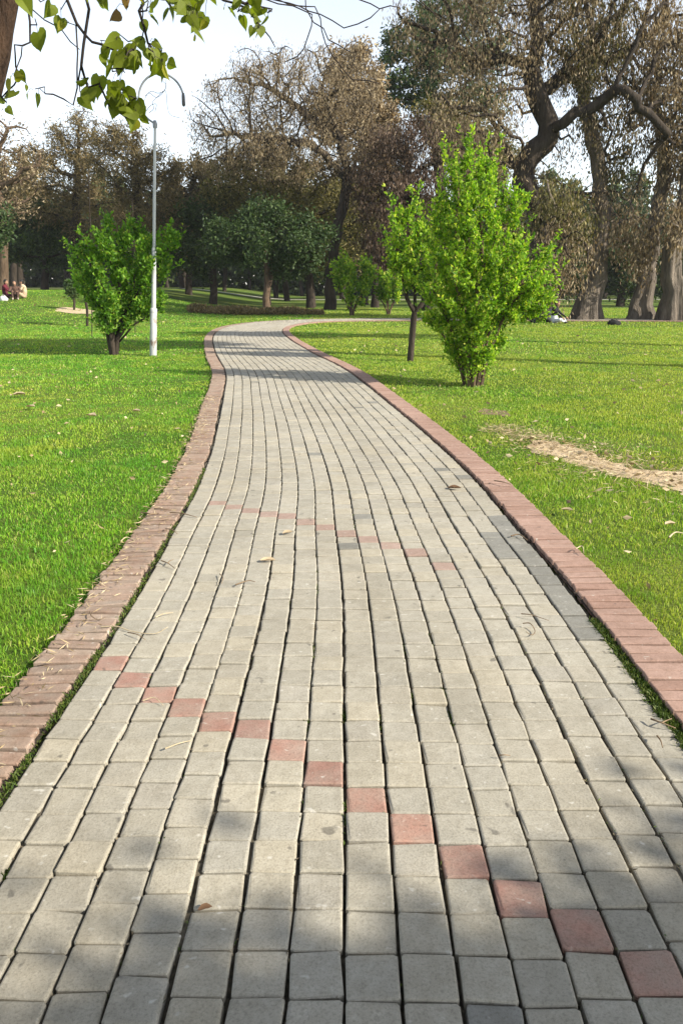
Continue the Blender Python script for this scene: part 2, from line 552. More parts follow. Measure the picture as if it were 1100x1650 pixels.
def block(w, l, h, ch, r, jit, chip=0):
    """chamfered block, top centre at origin; w across, l along"""
    def ring(hw, hl, z, j):
        return [(sx * hw + r.normal(0, j), sy * hl + r.normal(0, j), z + r.normal(0, j * 0.3)) for sx, sy in ((-1, -1), (1, -1), (1, 1), (-1, 1))]
    c = 0.24
    V = []
    # outline with cut corners: 8 points a ring
    def ring8(hw, hl, z, j, k):
        out = []
        for sx, sy, first in ((-1, -1, 0), (1, -1, 1), (1, 1, 0), (-1, 1, 1)):
            a = (sx * (hw - k), sy * hl); b = (sx * hw, sy * (hl - k))
            for p in ((b, a) if first == 0 else (a, b)):
                out.append((p[0], p[1], z))
        return out
    jj = [(r.normal(0, jit), r.normal(0, jit)) for _ in range(8)]
    rings = [ring8(w / 2, l / 2, -h, 0, ch * 0.9), ring8(w / 2, l / 2, -ch * 0.75, 0, ch * 0.9),
             ring8(w / 2 - ch * 0.35, l / 2 - ch * 0.35, -ch * 0.22, 0, ch), ring8(w / 2 - ch, l / 2 - ch, 0, 0, ch)]
    for rg in rings:
        for q, p in enumerate(rg):
            V.append((p[0] + jj[q][0], p[1] + jj[q][1], p[2]))
    if chip:
        for _ in range(chip):
            c_ = int(r.integers(4)); a_ = r.uniform(0.05, 0.16)
            for rg_, f_ in ((1, 0.25), (2, 0.8), (3, 1.0)):
                for q in (2 * c_, 2 * c_ + 1):
                    x_, y_, z_ = V[rg_ * 8 + q]
                    V[rg_ * 8 + q] = (x_ * (1 - a_ * f_ * r.uniform(0.5, 1.2)), y_ * (1 - a_ * f_ * r.uniform(0.5, 1.2)), z_ - 0.0015 * f_)
    Q = []
    for k_ in range(3):
        for q in range(8):
            Q.append((k_ * 8 + q, k_ * 8 + (q + 1) % 8, (k_ + 1) * 8 + (q + 1) % 8, (k_ + 1) * 8 + q))
    T = 24
    Q += [(T, T + 1, T + 2, T + 3), (T, T + 3, T + 4, T + 7), (T + 4, T + 5, T + 6, T + 7)]
    return np.array(V), np.array(Q)


def block_simple(w, l, h, ch):
    V = []
    for hw, hl, z in ((w / 2, l / 2, -h), (w / 2, l / 2, -ch), (w / 2 - ch, l / 2 - ch, 0)):
        V += [(-hw, -hl, z), (hw, -hl, z), (hw, hl, z), (-hw, hl, z)]
    Q = []
    for k_ in range(2):
        for q in range(4):
            Q.append((k_ * 4 + q, k_ * 4 + (q + 1) % 4, (k_ + 1) * 4 + (q + 1) % 4, (k_ + 1) * 4 + q))
    Q.append((8, 9, 10, 11))
    return np.array(V), np.array(Q)


# the nearer red line: the row of each column in which the red stone lies
red_y = [1082, 1110, 1134, 1157, 1178, 1191, 1225, 1263, 1306, 1353, 1405, 1466, 1516, 1585]
phase = [gp(550, y)[1] * (EYE / (EYE + 0.0)) for y in red_y]
phase += [phase[-1] - 0.10, phase[-1] - 0.22, phase[-1] - 0.35]
faded_px = [(340, 817), (370, 827), (395, 832), (422, 835), (455, 838), (482, 850), (515, 857), (545, 870), (585, 880), (617, 890), (655, 902), (700, 917), (730, 928)]
faded_pts = np.array([gp(*p) for p in faded_px])

rp = np.random.default_rng(5)
PV = [mesh_np('paver', *(lambda b: (b[0], b[1]))(block(0.1185, 0.1205, 0.032, 0.006, rp, 0.0012, q_ % 3)), mats=[M['paver']]) for q_ in range(15)]


def proj(x, y, z):
    dz = z - EYE
    zc = y * math.cos(PITCH) - dz * math.sin(PITCH)
    yc = y * math.sin(PITCH) + dz * math.cos(PITCH)
    return 550 + FPX * x / zc, 825 - FPX * yc / zc


cells = []
for c in range(NCOL):
    off = (c - (NCOL - 1) / 2) * PITCH_X
    ph = phase[c]
    kmin = int(math.floor((-2.0 - ph) / PITCH_Y))
    kmax = int((S_END - 0.3 - ph) / PITCH_Y)
    drift = 0.0
    for kk in range(kmin, kmax):
        s = ph + kk * PITCH_Y
        cells.append((c, kk, s, off))
cells_s = np.array([q[2] for q in cells]); cells_o = np.array([q[3] for q in cells])
cx, cy, cang = on_path(cells_s, cells_o)
near = np.zeros(len(cells), bool)
vis = []
for i in range(len(cells)):
    if 0.9 < cells_s[i] < 5:
        px, py = proj(cx[i], cy[i], ZTOP)
        if -45 < px < 1145 and py < 1680:
            vis.append((cells_s[i], i))
vis.sort()
for _, i in vis[:300]:
    near[i] = True
fd = np.full(len(cells), 9.0)
for i in np.where((cells_s > 3) & (cells_s < 6))[0]:
    fd[i] = np.hypot(faded_pts[:, 0] - cx[i], (faded_pts[:, 1] - cy[i]) * 1.0).min()
faded_idx = set()
for fx, fy in faded_pts:
    d = np.hypot(cx - fx, cy - fy)
    faded_idx.add(int(d.argmin()))


def kind_of(i):
    c, kk, s, off = cells[i]
    if kk == 0 and c < 14: return 'red'
    if kk == 0 and c >= 14: return 'red'
    if i in faded_idx: return 'faded'
    if c == NCOL - 1 and 3.05 < s < 4.9: return 'dark'
    if c == NCOL - 2 and 4.1 < s < 4.6: return 'dark'
    if rp.random() < 0.004: return 'dark'
    return 'grey'


jitz = rp.normal(0, 0.0022, len(cells)) + 0.010 * (vnoise(cx, cy, 0.9, 8) - 0.5)
jita = rp.normal(0, R(1.1), len(cells))
tx_ = rp.normal(0, R(1.0), len(cells)); ty_ = rp.normal(0, R(1.0), len(cells))
wob = 0.009 * (vnoise(cells_o * 6, cells_s, 1.1, 21) - 0.5)          # columns are laid a little unevenly
joined = {'grey': [], 'red': [], 'faded': [], 'dark': []}
OM = {'grey': M['paver'], 'red': M['red'], 'faded': M['faded'], 'dark': M['dark_o']}
for i in range(len(cells)):
    kd = kind_of(i)
    if near[i]:
        o = bpy.data.objects.new('paver', PV[int(rp.integers(15))])
        o.location = (cx[i] + wob[i], cy[i] + rp.normal(0, 0.0008), ZTOP + jitz[i])
        o.rotation_euler = (tx_[i], ty_[i], cang[i] + jita[i] + (math.pi if rp.random() < 0.5 else 0))
        o.parent = path
        COL.objects.link(o)
        o.material_slots[0].link = 'OBJECT'
        o.material_slots[0].material = OM[kd]
        if kd == 'red': o['label'] = 'terracotta red paver in the slanting red line'
    else:
        joined[kd].append(i)
b8 = block(0.1185, 0.1205, 0.031, 0.006, rp, 0.0008)
b4 = block_simple(0.1185, 0.1215, 0.031, 0.005)
VV, QQ, MI, nb = [], [], [], 0
for mi, kd in enumerate(('grey', 'red', 'faded', 'dark')):
    for sel, b in ((lambda s: s < 9, b8), (lambda s: s >= 9, b4)):
        ids = np.array([i for i in joined[kd] if sel(cells_s[i])], int)
        if len(ids) == 0: continue
        bv, bq = b
        ca, sa = np.cos(cang[ids] + jita[ids]), np.sin(cang[ids] + jita[ids])
        X = cx[ids][:, None] + wob[ids][:, None] + bv[None, :, 0] * ca[:, None] - bv[None, :, 1] * sa[:, None]
        Y = cy[ids][:, None] + bv[None, :, 0] * sa[:, None] + bv[None, :, 1] * ca[:, None]
        Z = ZTOP + jitz[ids][:, None] + bv[None, :, 2] + bv[None, :, 0] * ty_[ids][:, None] + bv[None, :, 1] * tx_[ids][:, None]
        VV.append(np.stack([X, Y, Z], -1).reshape(-1, 3))
        QQ.append((bq[None] + (nb + np.arange(len(ids)) * len(bv))[:, None, None]).reshape(-1, 4))
        MI.append(np.full(len(ids) * len(bq), mi))
        nb += len(ids) * len(bv)
pv = link('pavers', mesh_np('pavers', np.concatenate(VV), np.concatenate(QQ), mats=[M['paver_far'], M['red_far'], M['faded'], M['dark']], mat_idx=np.concatenate(MI)), path)
pv['kind'] = 'stuff'


def edging(side, label, mat, matf, pitch, gap, wear, seed):
    r = np.random.default_rng(seed)
    root = strip('brick_edging', -2.5, S_END, side * (HALF + 0.026), side * (HALF + 0.25), 0.002 if side < 0 else 0.012, M['edge_bed'], 400)
    tag(root, label, 'edging')
    VAR = []
    for q in range(12):
        v, f = block(0.215, pitch - gap, 0.045, 0.006 if side < 0 else 0.0045, r, 0.0016 * wear, q % 3)
        VAR.append(mesh_np('brick', v, f, mats=[mat]))
    ss_ = np.arange(-2.2, S_END - 0.3, pitch)
    VV, QQ, nb = [], [], 0
    for s in ss_:
        off = side * (HALF + 0.028 + 0.1075 + abs(r.normal(0, 0.0035 * wear)))
        off += side * 0.02 * (float(vnoise(s, 3.0, 2.3, seed)) - 0.5)
        x, y, a = on_path(s + r.normal(0, 0.002 * wear), off)
        z = (0.023 if side < 0 else 0.036) + r.normal(0, 0.0014 * wear)
        rot = (r.normal(0, R(1.0) * wear), r.normal(0, R(1.0) * wear), float(a) + r.normal(0, R(1.2) * wear))
        if 1.0 < s < 15.5:
            o = bpy.data.objects.new('brick', VAR[int(r.integers(12))])
            o.location = (float(x), float(y), z); o.rotation_euler = rot
            o.parent = root
            COL.objects.link(o)
        else:
            bv, bq = block_simple(0.215, pitch - gap, 0.045, 0.005)
            mt = np.array(Matrix.LocRotScale(Vector((float(x), float(y), z)), __import__('mathutils').Euler(rot), None))
            VV.append(bv @ mt[:3, :3].T + mt[:3, 3]); QQ.append(bq + nb); nb += len(bv)
    o = link('bricks', mesh_np('bricks', np.concatenate(VV), np.concatenate(QQ), mats=[matf]), root)
    o['kind'] = 'stuff'
    return root


edging(-1, 'worn brown brick edging with gaping joints along the left side of the path', M['brick_l'], M['brick_lf'], 0.076, 0.017, 2.0, 31)
edging(1, 'neat pink brick edging standing proud along the right side of the path', M['brick_r'], M['brick_rf'], 0.076, 0.009, 1.0, 32)

# far pale path between the trees
V = []
xs = np.linspace(-60, 40, 60)
yc = 88 + 0.0016 * (xs - 5) ** 2
V = np.concatenate([np.stack([xs, yc - 1.6, gz(xs, yc - 1.6) + 0.03], -1), np.stack([xs, yc + 1.6, gz(xs, yc + 1.6) + 0.03], -1)])
i = np.arange(59)
fp = link('far_path', mesh_np('far_path', V, np.stack([i, i + 1, i + 61, i + 60], -1), mats=[M['farpath']]))
tag(fp, 'pale path running across beneath the far dark trees', 'path', kind='structure')

# ------------------------------------------------------------------ grass
def in_poly(x, y, poly):
    inside = np.zeros(x.shape, bool)
    P = np.array(poly)
    j = len(P) - 1
    for i in range(len(P)):
        xi, yi = P[i]; xj, yj = P[j]
        cond = ((yi > y) != (yj > y)) & (x < (xj - xi) * (y - yi) / (yj - yi + 1e-12) + xi)
        inside ^= cond
        j = i
    return inside


def blades(x, y, h, w, r, lean=0.75):
    n = len(x)
    z = gz(x, y)
    a = r.uniform(0, 2 * math.pi, n)
    la = r.uniform(0, 2 * math.pi, n)
    le = np.abs(r.normal(0, lean, n)) * h
    dx, dy = np.cos(a) * w / 2, np.sin(a) * w / 2
    lx, ly = np.cos(la) * le, np.sin(la) * le
    V = np.empty((n, 5, 3))
    V[:, 0] = np.stack([x - dx, y - dy, z - 0.004], -1)
    V[:, 1] = np.stack([x + dx, y + dy, z - 0.004], -1)
    V[:, 2] = np.stack([x + dx * 0.8 + lx * 0.35, y + dy * 0.8 + ly * 0.35, z + h * 0.6], -1)
    V[:, 3] = np.stack([x - dx * 0.8 + lx * 0.35, y - dy * 0.8 + ly * 0.35, z + h * 0.6], -1)
    V[:, 4] = np.stack([x + lx, y + ly, z + h * 0.98 - le * 0.25], -1)
    b = np.arange(n)[:, None] * 5
    return V.reshape(-1, 3), b + np.array([[0, 1, 2, 3]]), b + np.array([[3, 2, 4]])


def grass(side, label, seed):
    r = np.random.default_rng(seed)
    AV, AQ, AT, nb = [], [], [], 0
    bands = [(1.2, 4.2, 9500, 0.034, 0.0036), (4.2, 7.0, 5200, 0.036, 0.0050), (7.0, 11.0, 2300, 0.040, 0.0075),
             (11.0, 18.0, 1000, 0.046, 0.0120), (18.0, 30.0, 340, 0.052, 0.020), (30, 56, 95, 0.06, 0.035)]
    for y0, y1, dens, h, w in bands:
        xl = 0.47 * y1 + 1.0
        lo, hi = (-xl, 0.6) if side < 0 else (-4.0, xl)
        n = int(dens * (y1 - y0) * (hi - lo))
        x = r.uniform(lo, hi, n); y = r.uniform(y0, y1, n)
        xc = np.interp(y, CL[:330, 1], CL[:330, 0])
        keep = (x < xc) if side < 0 else (x > xc)
        keep &= np.abs(x) < 0.47 * y + 1.0
        x, y = x[keep], y[keep]
        d = path_dist(x, y)
        edge = 1.312 + 0.035 * (vnoise(x, y, 0.12, 4) - 0.5) - (0.05 * np.maximum(0, vnoise(x, y, 0.07, 15) - 0.45) + 0.01 if side < 0 else 0)
        keep = d > edge
        # thin and tufted, sparse over worn soil
        nz = vnoise(x, y, 0.35, 5) * 0.6 + vnoise(x, y, 0.09, 6) * 0.4
        keep &= r.random(len(x)) < np.clip(0.35 + nz * 1.35 - 0.08, 0, 1)
        if side > 0:
            jx = x + r.normal(0, 0.05, len(x)); jy = y + r.normal(0, 0.05, len(x))
            keep &= ~(in_poly(jx, jy, SOIL1) & (r.random(len(x)) > 0.04)) & ~(in_poly(jx, jy, SOIL2) & (r.random(len(x)) > 0.35))
        x, y, nz = x[keep], y[keep], nz[keep]
        hh = 0.72 * h * r.uniform(0.45, 1.25, len(x)) * (0.55 + 0.9 * vnoise(x, y, 0.6, 7))
        if side < 0:      # longer tuft by the left border of the picture
            p = gp(20, 735)
            hh = hh * (1 + 1.0 * np.exp(-((x - p[0]) ** 2 + (y - p[1]) ** 2) / 0.10))
        ww = w * r.uniform(0.6, 1.3, len(x))
        v, q, t = blades(x, y, hh, ww, r)
        AV.append(v); AQ.append(q + nb); AT.append(t + nb); nb += len(v)
    o = link('grass', mesh_np('grass', np.concatenate(AV), np.concatenate(AQ), np.concatenate(AT), mats=[M['grass_l' if side < 0 else 'grass_r']]))
    tag(o, label, 'grass', kind='stuff')


grass(-1, 'short bright grass growing on the lawn left of the path', 51)
grass(1, 'short yellowish grass growing on the lawn right of the path', 52)


# ------------------------------------------------------------------ growing things
def rot_frames(T):
    up = np.where(np.abs(T[:, 2:3]) > 0.9, np.array([[1.0, 0, 0]]), np.array([[0, 0, 1.0]]))
    A = np.cross(T, up); A /= np.linalg.norm(A, axis=1)[:, None] + 1e-9
    B = np.cross(T, A)
    return A, B


class Tubes:
    def __init__(self):
        self.V, self.Q, self.T, self.n = [], [], [], 0

    def add(self, P, rad, sides=6, seed=None, rough=0.0, flute=None):
        P = np.asarray(P, float); rad = np.asarray(rad, float)
        T = np.gradient(P, axis=0)
        T /= np.linalg.norm(T, axis=1)[:, None] + 1e-9
        # parallel-ish frame
        A = np.zeros_like(P); 
        a = np.cross(T[0], (0.31, 0.87, 0.38)); a /= np.linalg.norm(a) + 1e-9
        for i in range(len(P)):
            a = a - T[i] * np.dot(a, T[i]); a /= np.linalg.norm(a) + 1e-9
            A[i] = a
        B = np.cross(T, A)
        th = np.arange(sides) / sides * 2 * math.pi
        rr = rad[:, None] * np.ones(sides)[None]
        if rough:
            g = np.random.default_rng(seed)
            rr = rr * (1 + rough * (g.random((1, sides)) - 0.5) * 2 + rough * 0.6 * (g.random(rr.shape) - 0.5))
        if flute is not None:
            g = np.random.default_rng(seed)
            a0 = g.uniform(0, 6.28)
            prof = np.maximum(0, np.cos(5 * th + a0)) ** 0.7 + 0.6 * np.maximum(0, np.cos(3 * th + 2 * a0))
            rr = rr * (1 + flute[:, None] * (prof[None] - 0.45))
        V = P[:, None] + A[:, None] * (np.cos(th)[None, :, None] * rr[..., None]) + B[:, None] * (np.sin(th)[None, :, None] * rr[..., None])
        m = len(P)
        i, j = np.meshgrid(np.arange(m - 1), np.arange(sides), indexing='ij')
        a0 = i * sides + j; b0 = i * sides + (j + 1) % sides
        Q = np.stack([a0, b0, b0 + sides, a0 + sides], -1).reshape(-1, 4) + self.n
        self.V.append(V.reshape(-1, 3)); self.Q.append(Q)
        c = self.n + (m - 1) * sides
        k_ = np.arange(1, sides - 1)
        self.T.append(np.stack([np.full(sides - 2, c), c + k_, c + k_ + 1], -1))
        self.n += m * sides

    def mesh(self, name, mat, smooth=True):
        return mesh_np(name, np.concatenate(self.V), np.concatenate(self.Q), np.concatenate(self.T), mats=[mat], smooth=smooth)


def ellip(c, rad, n, r, shell=0.5):
    d = r.normal(size=(n, 3)); d /= np.linalg.norm(d, axis=1)[:, None]
    u = r.random(n) ** (1 / 3.0)
    u = np.where(r.random(n) < shell, 0.75 + 0.25 * u, u)
    return np.asarray(c) + d * u[:, None] * np.asarray(rad)


def colonize(nodes, parents, attr, step, kill, infl, iters=160, jit=0.25, r=None, grav=0.0):
    P = [np.asarray(p, float) for p in nodes]; par = list(parents)
    A = np.asarray(attr, float)
    arr = np.array(P)
    D = np.linalg.norm(A[:, None] - arr[None], axis=2)
    ni = D.argmin(1); nd = D.min(1)
    alive = nd > kill
    seen = {}
    for it in range(iters):
        act = alive & (nd < infl)
        if not act.any():
            if alive.any() and it < 3:
                act = alive
            else:
                break
        idx = np.where(act)[0]
        new = []
        for nid in np.unique(ni[idx]):
            sub = idx[ni[idx] == nid]
            v = A[sub] - P[nid]
            v = (v / (np.linalg.norm(v, axis=1)[:, None] + 1e-9)).sum(0)
            v /= np.linalg.norm(v) + 1e-9
            v = v + r.normal(0, jit, 3); v[2] += grav
            v /= np.linalg.norm(v) + 1e-9
            if seen.get(nid, 0) > 3: 
                alive[sub[nd[sub] < infl * 0.5]] = False
                continue
            seen[nid] = seen.get(nid, 0) + 1
            new.append((P[nid] + v * step, nid))
        if not new: break
        base = len(P)
        for p, q in new:
            P.append(p); par.append(q)
        NP = np.array([p for p, q in new])
        D = np.linalg.norm(A[:, None] - NP[None], axis=2)
        m = D.min(1); am = D.argmin(1)
        b = m < nd
        nd[b] = m[b]; ni[b] = base + am[b]
        alive &= nd > kill
    return np.array(P), np.array(par)


def skeleton(P, par, base_r, tip_r, power=0.5, taper=0.042, nfix=0, stem_r=0.0):
    n = len(P)
    w = np.zeros(n)
    kids = [[] for _ in range(n)]
    for i in range(n):
        if par[i] >= 0: kids[par[i]].append(i)
    for i in range(n - 1, -1, -1):
        w[i] = sum(w[c] for c in kids[i]) if kids[i] else 1.0
    roots = [i for i in range(n) if par[i] < 0]
    wmax = max(w[i] for i in roots)
    rad = np.maximum(tip_r, base_r * (w / wmax) ** power)
    ln = np.zeros(n)
    for i in range(n - 1, -1, -1):
        if par[i] >= 0:
            ln[par[i]] = max(ln[par[i]], ln[i] + np.linalg.norm(P[i] - P[par[i]]))
    rad = np.minimum(rad, tip_r + taper * ln)
    rad[:nfix] = np.maximum(rad[:nfix], stem_r)
    chains = []
    stack = [(i, None) for i in roots]
    while stack:
        i, p = stack.pop()
        ch = [] if p is None else [p]
        while True:
            ch.append(i)
            if not kids[i]: break
            ks = sorted(kids[i], key=lambda q: -w[q])
            for q in ks[1:]: stack.append((q, i))
            i = ks[0]
        chains.append(ch)
    return w, rad, kids, chains


def leaf_quads(pos, axis, L, W, r, curl=0.0):
    n = len(pos)
    axis = axis / (np.linalg.norm(axis, axis=1)[:, None] + 1e-9)
    side = np.cross(axis, r.normal(size=(n, 3)))
    side /= np.linalg.norm(side, axis=1)[:, None] + 1e-9
    L = np.broadcast_to(L, n)[:, None]; W = np.broadcast_to(W, n)[:, None]
    nrm = np.cross(axis, side)
    V = np.empty((n, 4, 3))
    mid = pos + axis * L * 0.45
    V[:, 0] = pos
    V[:, 1] = mid + side * W * 0.5 + nrm * W * 0.12
    V[:, 2] = pos + axis * L
    V[:, 3] = mid - side * W * 0.5 + nrm * W * 0.12
    return V.reshape(-1, 3), np.arange(n * 4).reshape(n, 4)


def grow(name, label, cat, nodes, parents, attr, step, kill, infl, base_r, tip_r, bark, leaf, nleaf, L, W, seed,
         spread=0.25, droop=0.0, axis_mode='random', group=None, wmax=3, flare=0.0, power=0.5, jit=0.22, min_r=0.0, fixed_rad=None, grav=0.0,
         trunk_rough=0.06, sides=8, flute=0.0, stem_r=0.0, shoots=0, shoot_len=0.4, stem_leaf=0):
    """a plant from a base point: trunk with limbs, crown of single leaves"""
    r = np.random.default_rng(seed)
    P, par = colonize(nodes, parents, attr, step, kill, infl, r=r, jit=jit, grav=grav)
    w, rad, kids, chains = skeleton(P, par, base_r, tip_r, power, nfix=len(nodes), stem_r=stem_r)
    if fixed_rad is not None:
        rad[:len(fixed_rad)] = np.maximum(fixed_rad, 0.001)
    base = np.array(nodes[0], float)
    z0 = base[2]
    if flare:
        rad = rad * (1 + flare * np.exp(-np.maximum(P[:, 2] - z0 - 0.3, 0) / (2.5 * base_r)))
    tb = Tubes()
    for q, ch in enumerate(chains):
        pts = P[ch].copy(); rr = rad[ch].copy()
        if par[ch[0]] >= 0 or q > 0:
            rr[0] = min(rr[0], rr[1] * 1.15) if len(rr) > 1 else rr[0]
        if len(pts) < 2: continue
        if rr.max() < min_r: continue
        if len(pts) > 2:
            sm = pts.copy(); sm[1:-1] = 0.25 * pts[:-2] + 0.5 * pts[1:-1] + 0.25 * pts[2:]
            if ch[0] >= len(nodes): pts = sm
        rm = rr.max()
        s = sides if rm > base_r * 0.4 else (5 if rm > base_r * 0.12 else 3)
        rr[-1] *= 0.5
        fl = None
        if flute and q == 0:
            fl = flute * np.exp(-np.maximum(pts[:, 2] - z0, 0) / 1.5) + 0.10
            s = 30
        tb.add(pts - base, rr, s, seed + q, (trunk_rough if s >= 6 else 0) if fl is None else 0.02, fl)
    root = empty(name, base)
    tag(root, label, cat, group)
    link('trunk', tb.mesh(name + '_trunk', bark), root)
    ends = np.where((w <= wmax) & (np.arange(len(P)) >= len(nodes)))[0]
    SV = []
    if shoots:
        tips = np.where((w == 1) & (np.arange(len(P)) >= len(nodes)))[0]
        cen = P[tips].mean(0)
        out = np.linalg.norm((P[tips] - cen) / (P[tips].std(0) + 1e-6), axis=1) + 0.6 * (P[tips, 2] - cen[2])
        tips = tips[np.argsort(-out)][:int(len(tips) * 0.65)]
        tb2 = Tubes()
        for q in range(shoots):
            p = P[tips[r.integers(len(tips))]]
            d = (p - cen) * (0.55, 0.55, 0.15); d /= np.linalg.norm(d) + 1e-9
            d = d * 0.55 + np.array((0, 0, 1.0)) + r.normal(0, 0.22, 3); d /= np.linalg.norm(d)
            ln_ = shoot_len * r.uniform(0.5, 1.5)
            e = p + d * ln_
            tb2.add(np.array([p, (p + e) / 2 + r.normal(0, 0.02, 3), e]) - base, [tip_r, tip_r * 0.8, tip_r * 0.4], 3)
            m = int(ln_ / (L * 0.22))
            t = r.random(m)[:, None]
            SV.append((p + (e - p) * t + r.normal(0, L * 0.28, (m, 3)), d[None] * 0.5 + r.normal(0, 0.6, (m, 3))))
        link('shoots', tb2.mesh(name + '_shoots', bark), root)['kind'] = 'stuff'
    if len(ends) and nleaf:
        pick = ends[r.integers(0, len(ends), nleaf)]
        pr = par[pick]
        t = r.random(nleaf)[:, None]
        pos = P[pick] * t + P[pr] * (1 - t) + r.normal(0, spread, (nleaf, 3))
        if droop:
            pos[:, 2] -= r.random(nleaf) ** 1.5 * droop
        if axis_mode == 'down':
            ax = r.normal(0, 0.35, (nleaf, 3)); ax[:, 2] -= 1
        elif axis_mode == 'up':
            ax = r.normal(0, 0.75, (nleaf, 3)); ax[:, 2] += 0.75
        else:
            ax = r.normal(0, 1, (nleaf, 3)); ax[:, 2] -= 0.2
        if stem_leaf:
            nd_ = np.array(nodes); nd_ = nd_[nd_[:, 2] > z0 + 0.22]
            p_ = nd_[r.integers(0, len(nd_), stem_leaf)] + r.normal(0, 0.055, (stem_leaf, 3))
            a_ = r.normal(0, 0.7, (stem_leaf, 3)); a_[:, 2] += 0.6
            SV.append((p_, a_))
        if SV:
            pos = np.concatenate([pos] + [a for a, b in SV]); ax = np.concatenate([ax] + [b for a, b in SV])
        sc = r.uniform(0.6, 1.3, len(pos))
        V, Q = leaf_quads(pos - base, ax, L * sc, W * sc, r)
        o = link('crown', mesh_np(name + '_crown', V, Q, mats=[leaf]), root)
    return root


def chain_nodes(polys):
    """several polylines joined: each is (list of points, index of poly, index of point it leaves from)"""
    nodes, parents, index = [], [], []
    for pts, src in polys:
        ids = []
        for q, p in enumerate(pts):
            if q == 0:
                if src is None:
                    parents.append(-1); nodes.append(p); ids.append(len(nodes) - 1)
                else:
                    ids.append(index[src[0]][src[1]])
                continue
            nodes.append(p); parents.append(ids[-1]); ids.append(len(nodes) - 1)
        index.append(ids)
    return nodes, parents


def dense(pts, step):
    pts = [np.asarray(p, float) for p in pts]
    out = [pts[0]]
    for a, b in zip(pts[:-1], pts[1:]):
        m = max(1, int(np.linalg.norm(b - a) / step))
        for j in range(1, m + 1):
            out.append(a + (b - a) * j / m)
    return out


def limb(pts, step, r, wob=0.0):
    P = catmull([tuple(p) for p in pts], 10) if len(pts) > 2 else np.array(pts)
    d = np.concatenate([[0], np.cumsum(np.linalg.norm(np.diff(P, axis=0), axis=1))])
    m = max(2, int(d[-1] / step) + 1)
    t = np.linspace(0, d[-1], m)
    out = np.stack([np.interp(t, d, P[:, q]) for q in range(3)], -1)
    out[1:-1] += r.normal(0, wob, (m - 2, 3))
    return [p for p in out]


def ground(x, Y, px=True):
    """point on the lawn at distance Y under picture column x"""
    p = at(x, 470, Y)
    X = p[0]
    return np.array((X, Y, float(gz(X, Y)) - 0.03))


def mpx(px, Y):
    return px * Y * 0.955 / FPX


# ---------------- shrubs
def shrub(name, label, base, stems, lobes, nat, nleaf, L, W, leaf, bark, seed, base_r=0.035, step=0.14, kill=0.2, infl=1.2, spread=0.05, group=None, cat='shrub', wmax=4, shoots=0, shoot_len=0.4, stem_leaf=0):
    r = np.random.default_rng(seed)
    polys = []
    for (dx, dy, h, lean) in stems:
        pts = [base + np.array((dx * 0.5, dy * 0.5, 0)), base + np.array((dx * 0.85, dy * 0.85, h * 0.3)), base + np.array((dx + lean * 0.4, dy, h * 0.7)), base + np.array((dx + lean, dy * 1.3, h))]
        polys.append((dense(pts, step), None))
    nodes, par = chain_nodes(polys)
    nodes = [base] + nodes; par = [-1] + [q + 1 if q >= 0 else -1 for q in par]
    A = np.concatenate([ellip(c, rd, int(nat * f), r, 0.35) for c, rd, f in lobes])
    return grow(name, label, cat, nodes, par, A, step, kill, infl, base_r, 0.004, bark, leaf, nleaf, L, W, seed, spread=spread,
                axis_mode='up', group=group, wmax=wmax, jit=0.18, power=0.42, stem_r=base_r * 0.3, shoots=shoots, shoot_len=shoot_len, stem_leaf=stem_leaf)


# big bright shrub right of the path
Yb = 12.3
B = ground(768, Yb)
st = []
rs = np.random.default_rng(3)
for q in range(22):
    a = rs.uniform(0, 2 * math.pi); st.append((0.24 * math.cos(a), 0.24 * math.sin(a), rs.uniform(0.9, 1.6), 0.42 * math.cos(a)))
lob = []
for (x, y, wx, wy, f) in ((765, 555, 55, 50, 0.12), (766, 590, 30, 32, 0.05), (750, 490, 76, 58, 0.22), (800, 460, 78, 66, 0.26), (772, 395, 74, 52, 0.2), (735, 425, 55, 55, 0.1), (775, 335, 48, 42, 0.11), (830, 470, 60, 45, .1),
                          (762, 300, 38, 40, 0.07), (756, 268, 14, 28, 0.03), (792, 285, 10, 26, 0.02), (722, 310, 8, 24, 0.015), (716, 275, 5, 18, 0.008), (835, 330, 18, 30, 0.02), (880, 420, 16, 30, 0.025), (868, 480, 25, 45, 0.04), (705, 350, 20, 38, 0.03)):
    c = at(x, y, Yb); lob.append((c, (mpx(wx, Yb), mpx(min(wx, 85), Yb) * 0.95, mpx(wy, Yb)), f))
shrub('bright_shrub', 'big bright green vase-shaped shrub at the right of the path, tallest of the shrubs', B, st, lob, 950, 24000, 0.064, 0.034, M['leaf_bright'], M['bark_brown'], 71, base_r=0.036, step=0.10, kill=0.13, infl=0.9, spread=0.036, wmax=3, shoots=230, shoot_len=0.34, stem_leaf=4200)

# left shrub beside the lamp post
Yl = 18.0
B = ground(176, Yl)
st = [(0.1, 0, 1.2, 0.8), (-0.05, 0.05, 1.2, -0.25), (0.0, -0.1, 1.4, 0.3), (0.12, 0.1, 1.0, 0.9), (-0.1, -0.05, 1.3, -0.1), (0.05, 0.15, 1.3, 0.5)]
lob = []
for (x, y, wx, wy, f) in ((195, 470, 62, 50, 0.3), (160, 450, 42, 50, 0.18), (225, 420, 50, 45, 0.2), (190, 400, 48, 40, 0.15), (255, 400, 35, 28, 0.1), (283, 385, 20, 14, 0.03), (175, 370, 16, 28, 0.05), (127, 415, 10, 18, 0.02), (245, 470, 26, 40, 0.08), (215, 375, 10, 25, 0.02), (185, 520, 45, 22, .08)):
    c = at(x, y, Yl); lob.append((c, (mpx(wx, Yl), mpx(wx, Yl) * 0.9, mpx(wy, Yl)), f))
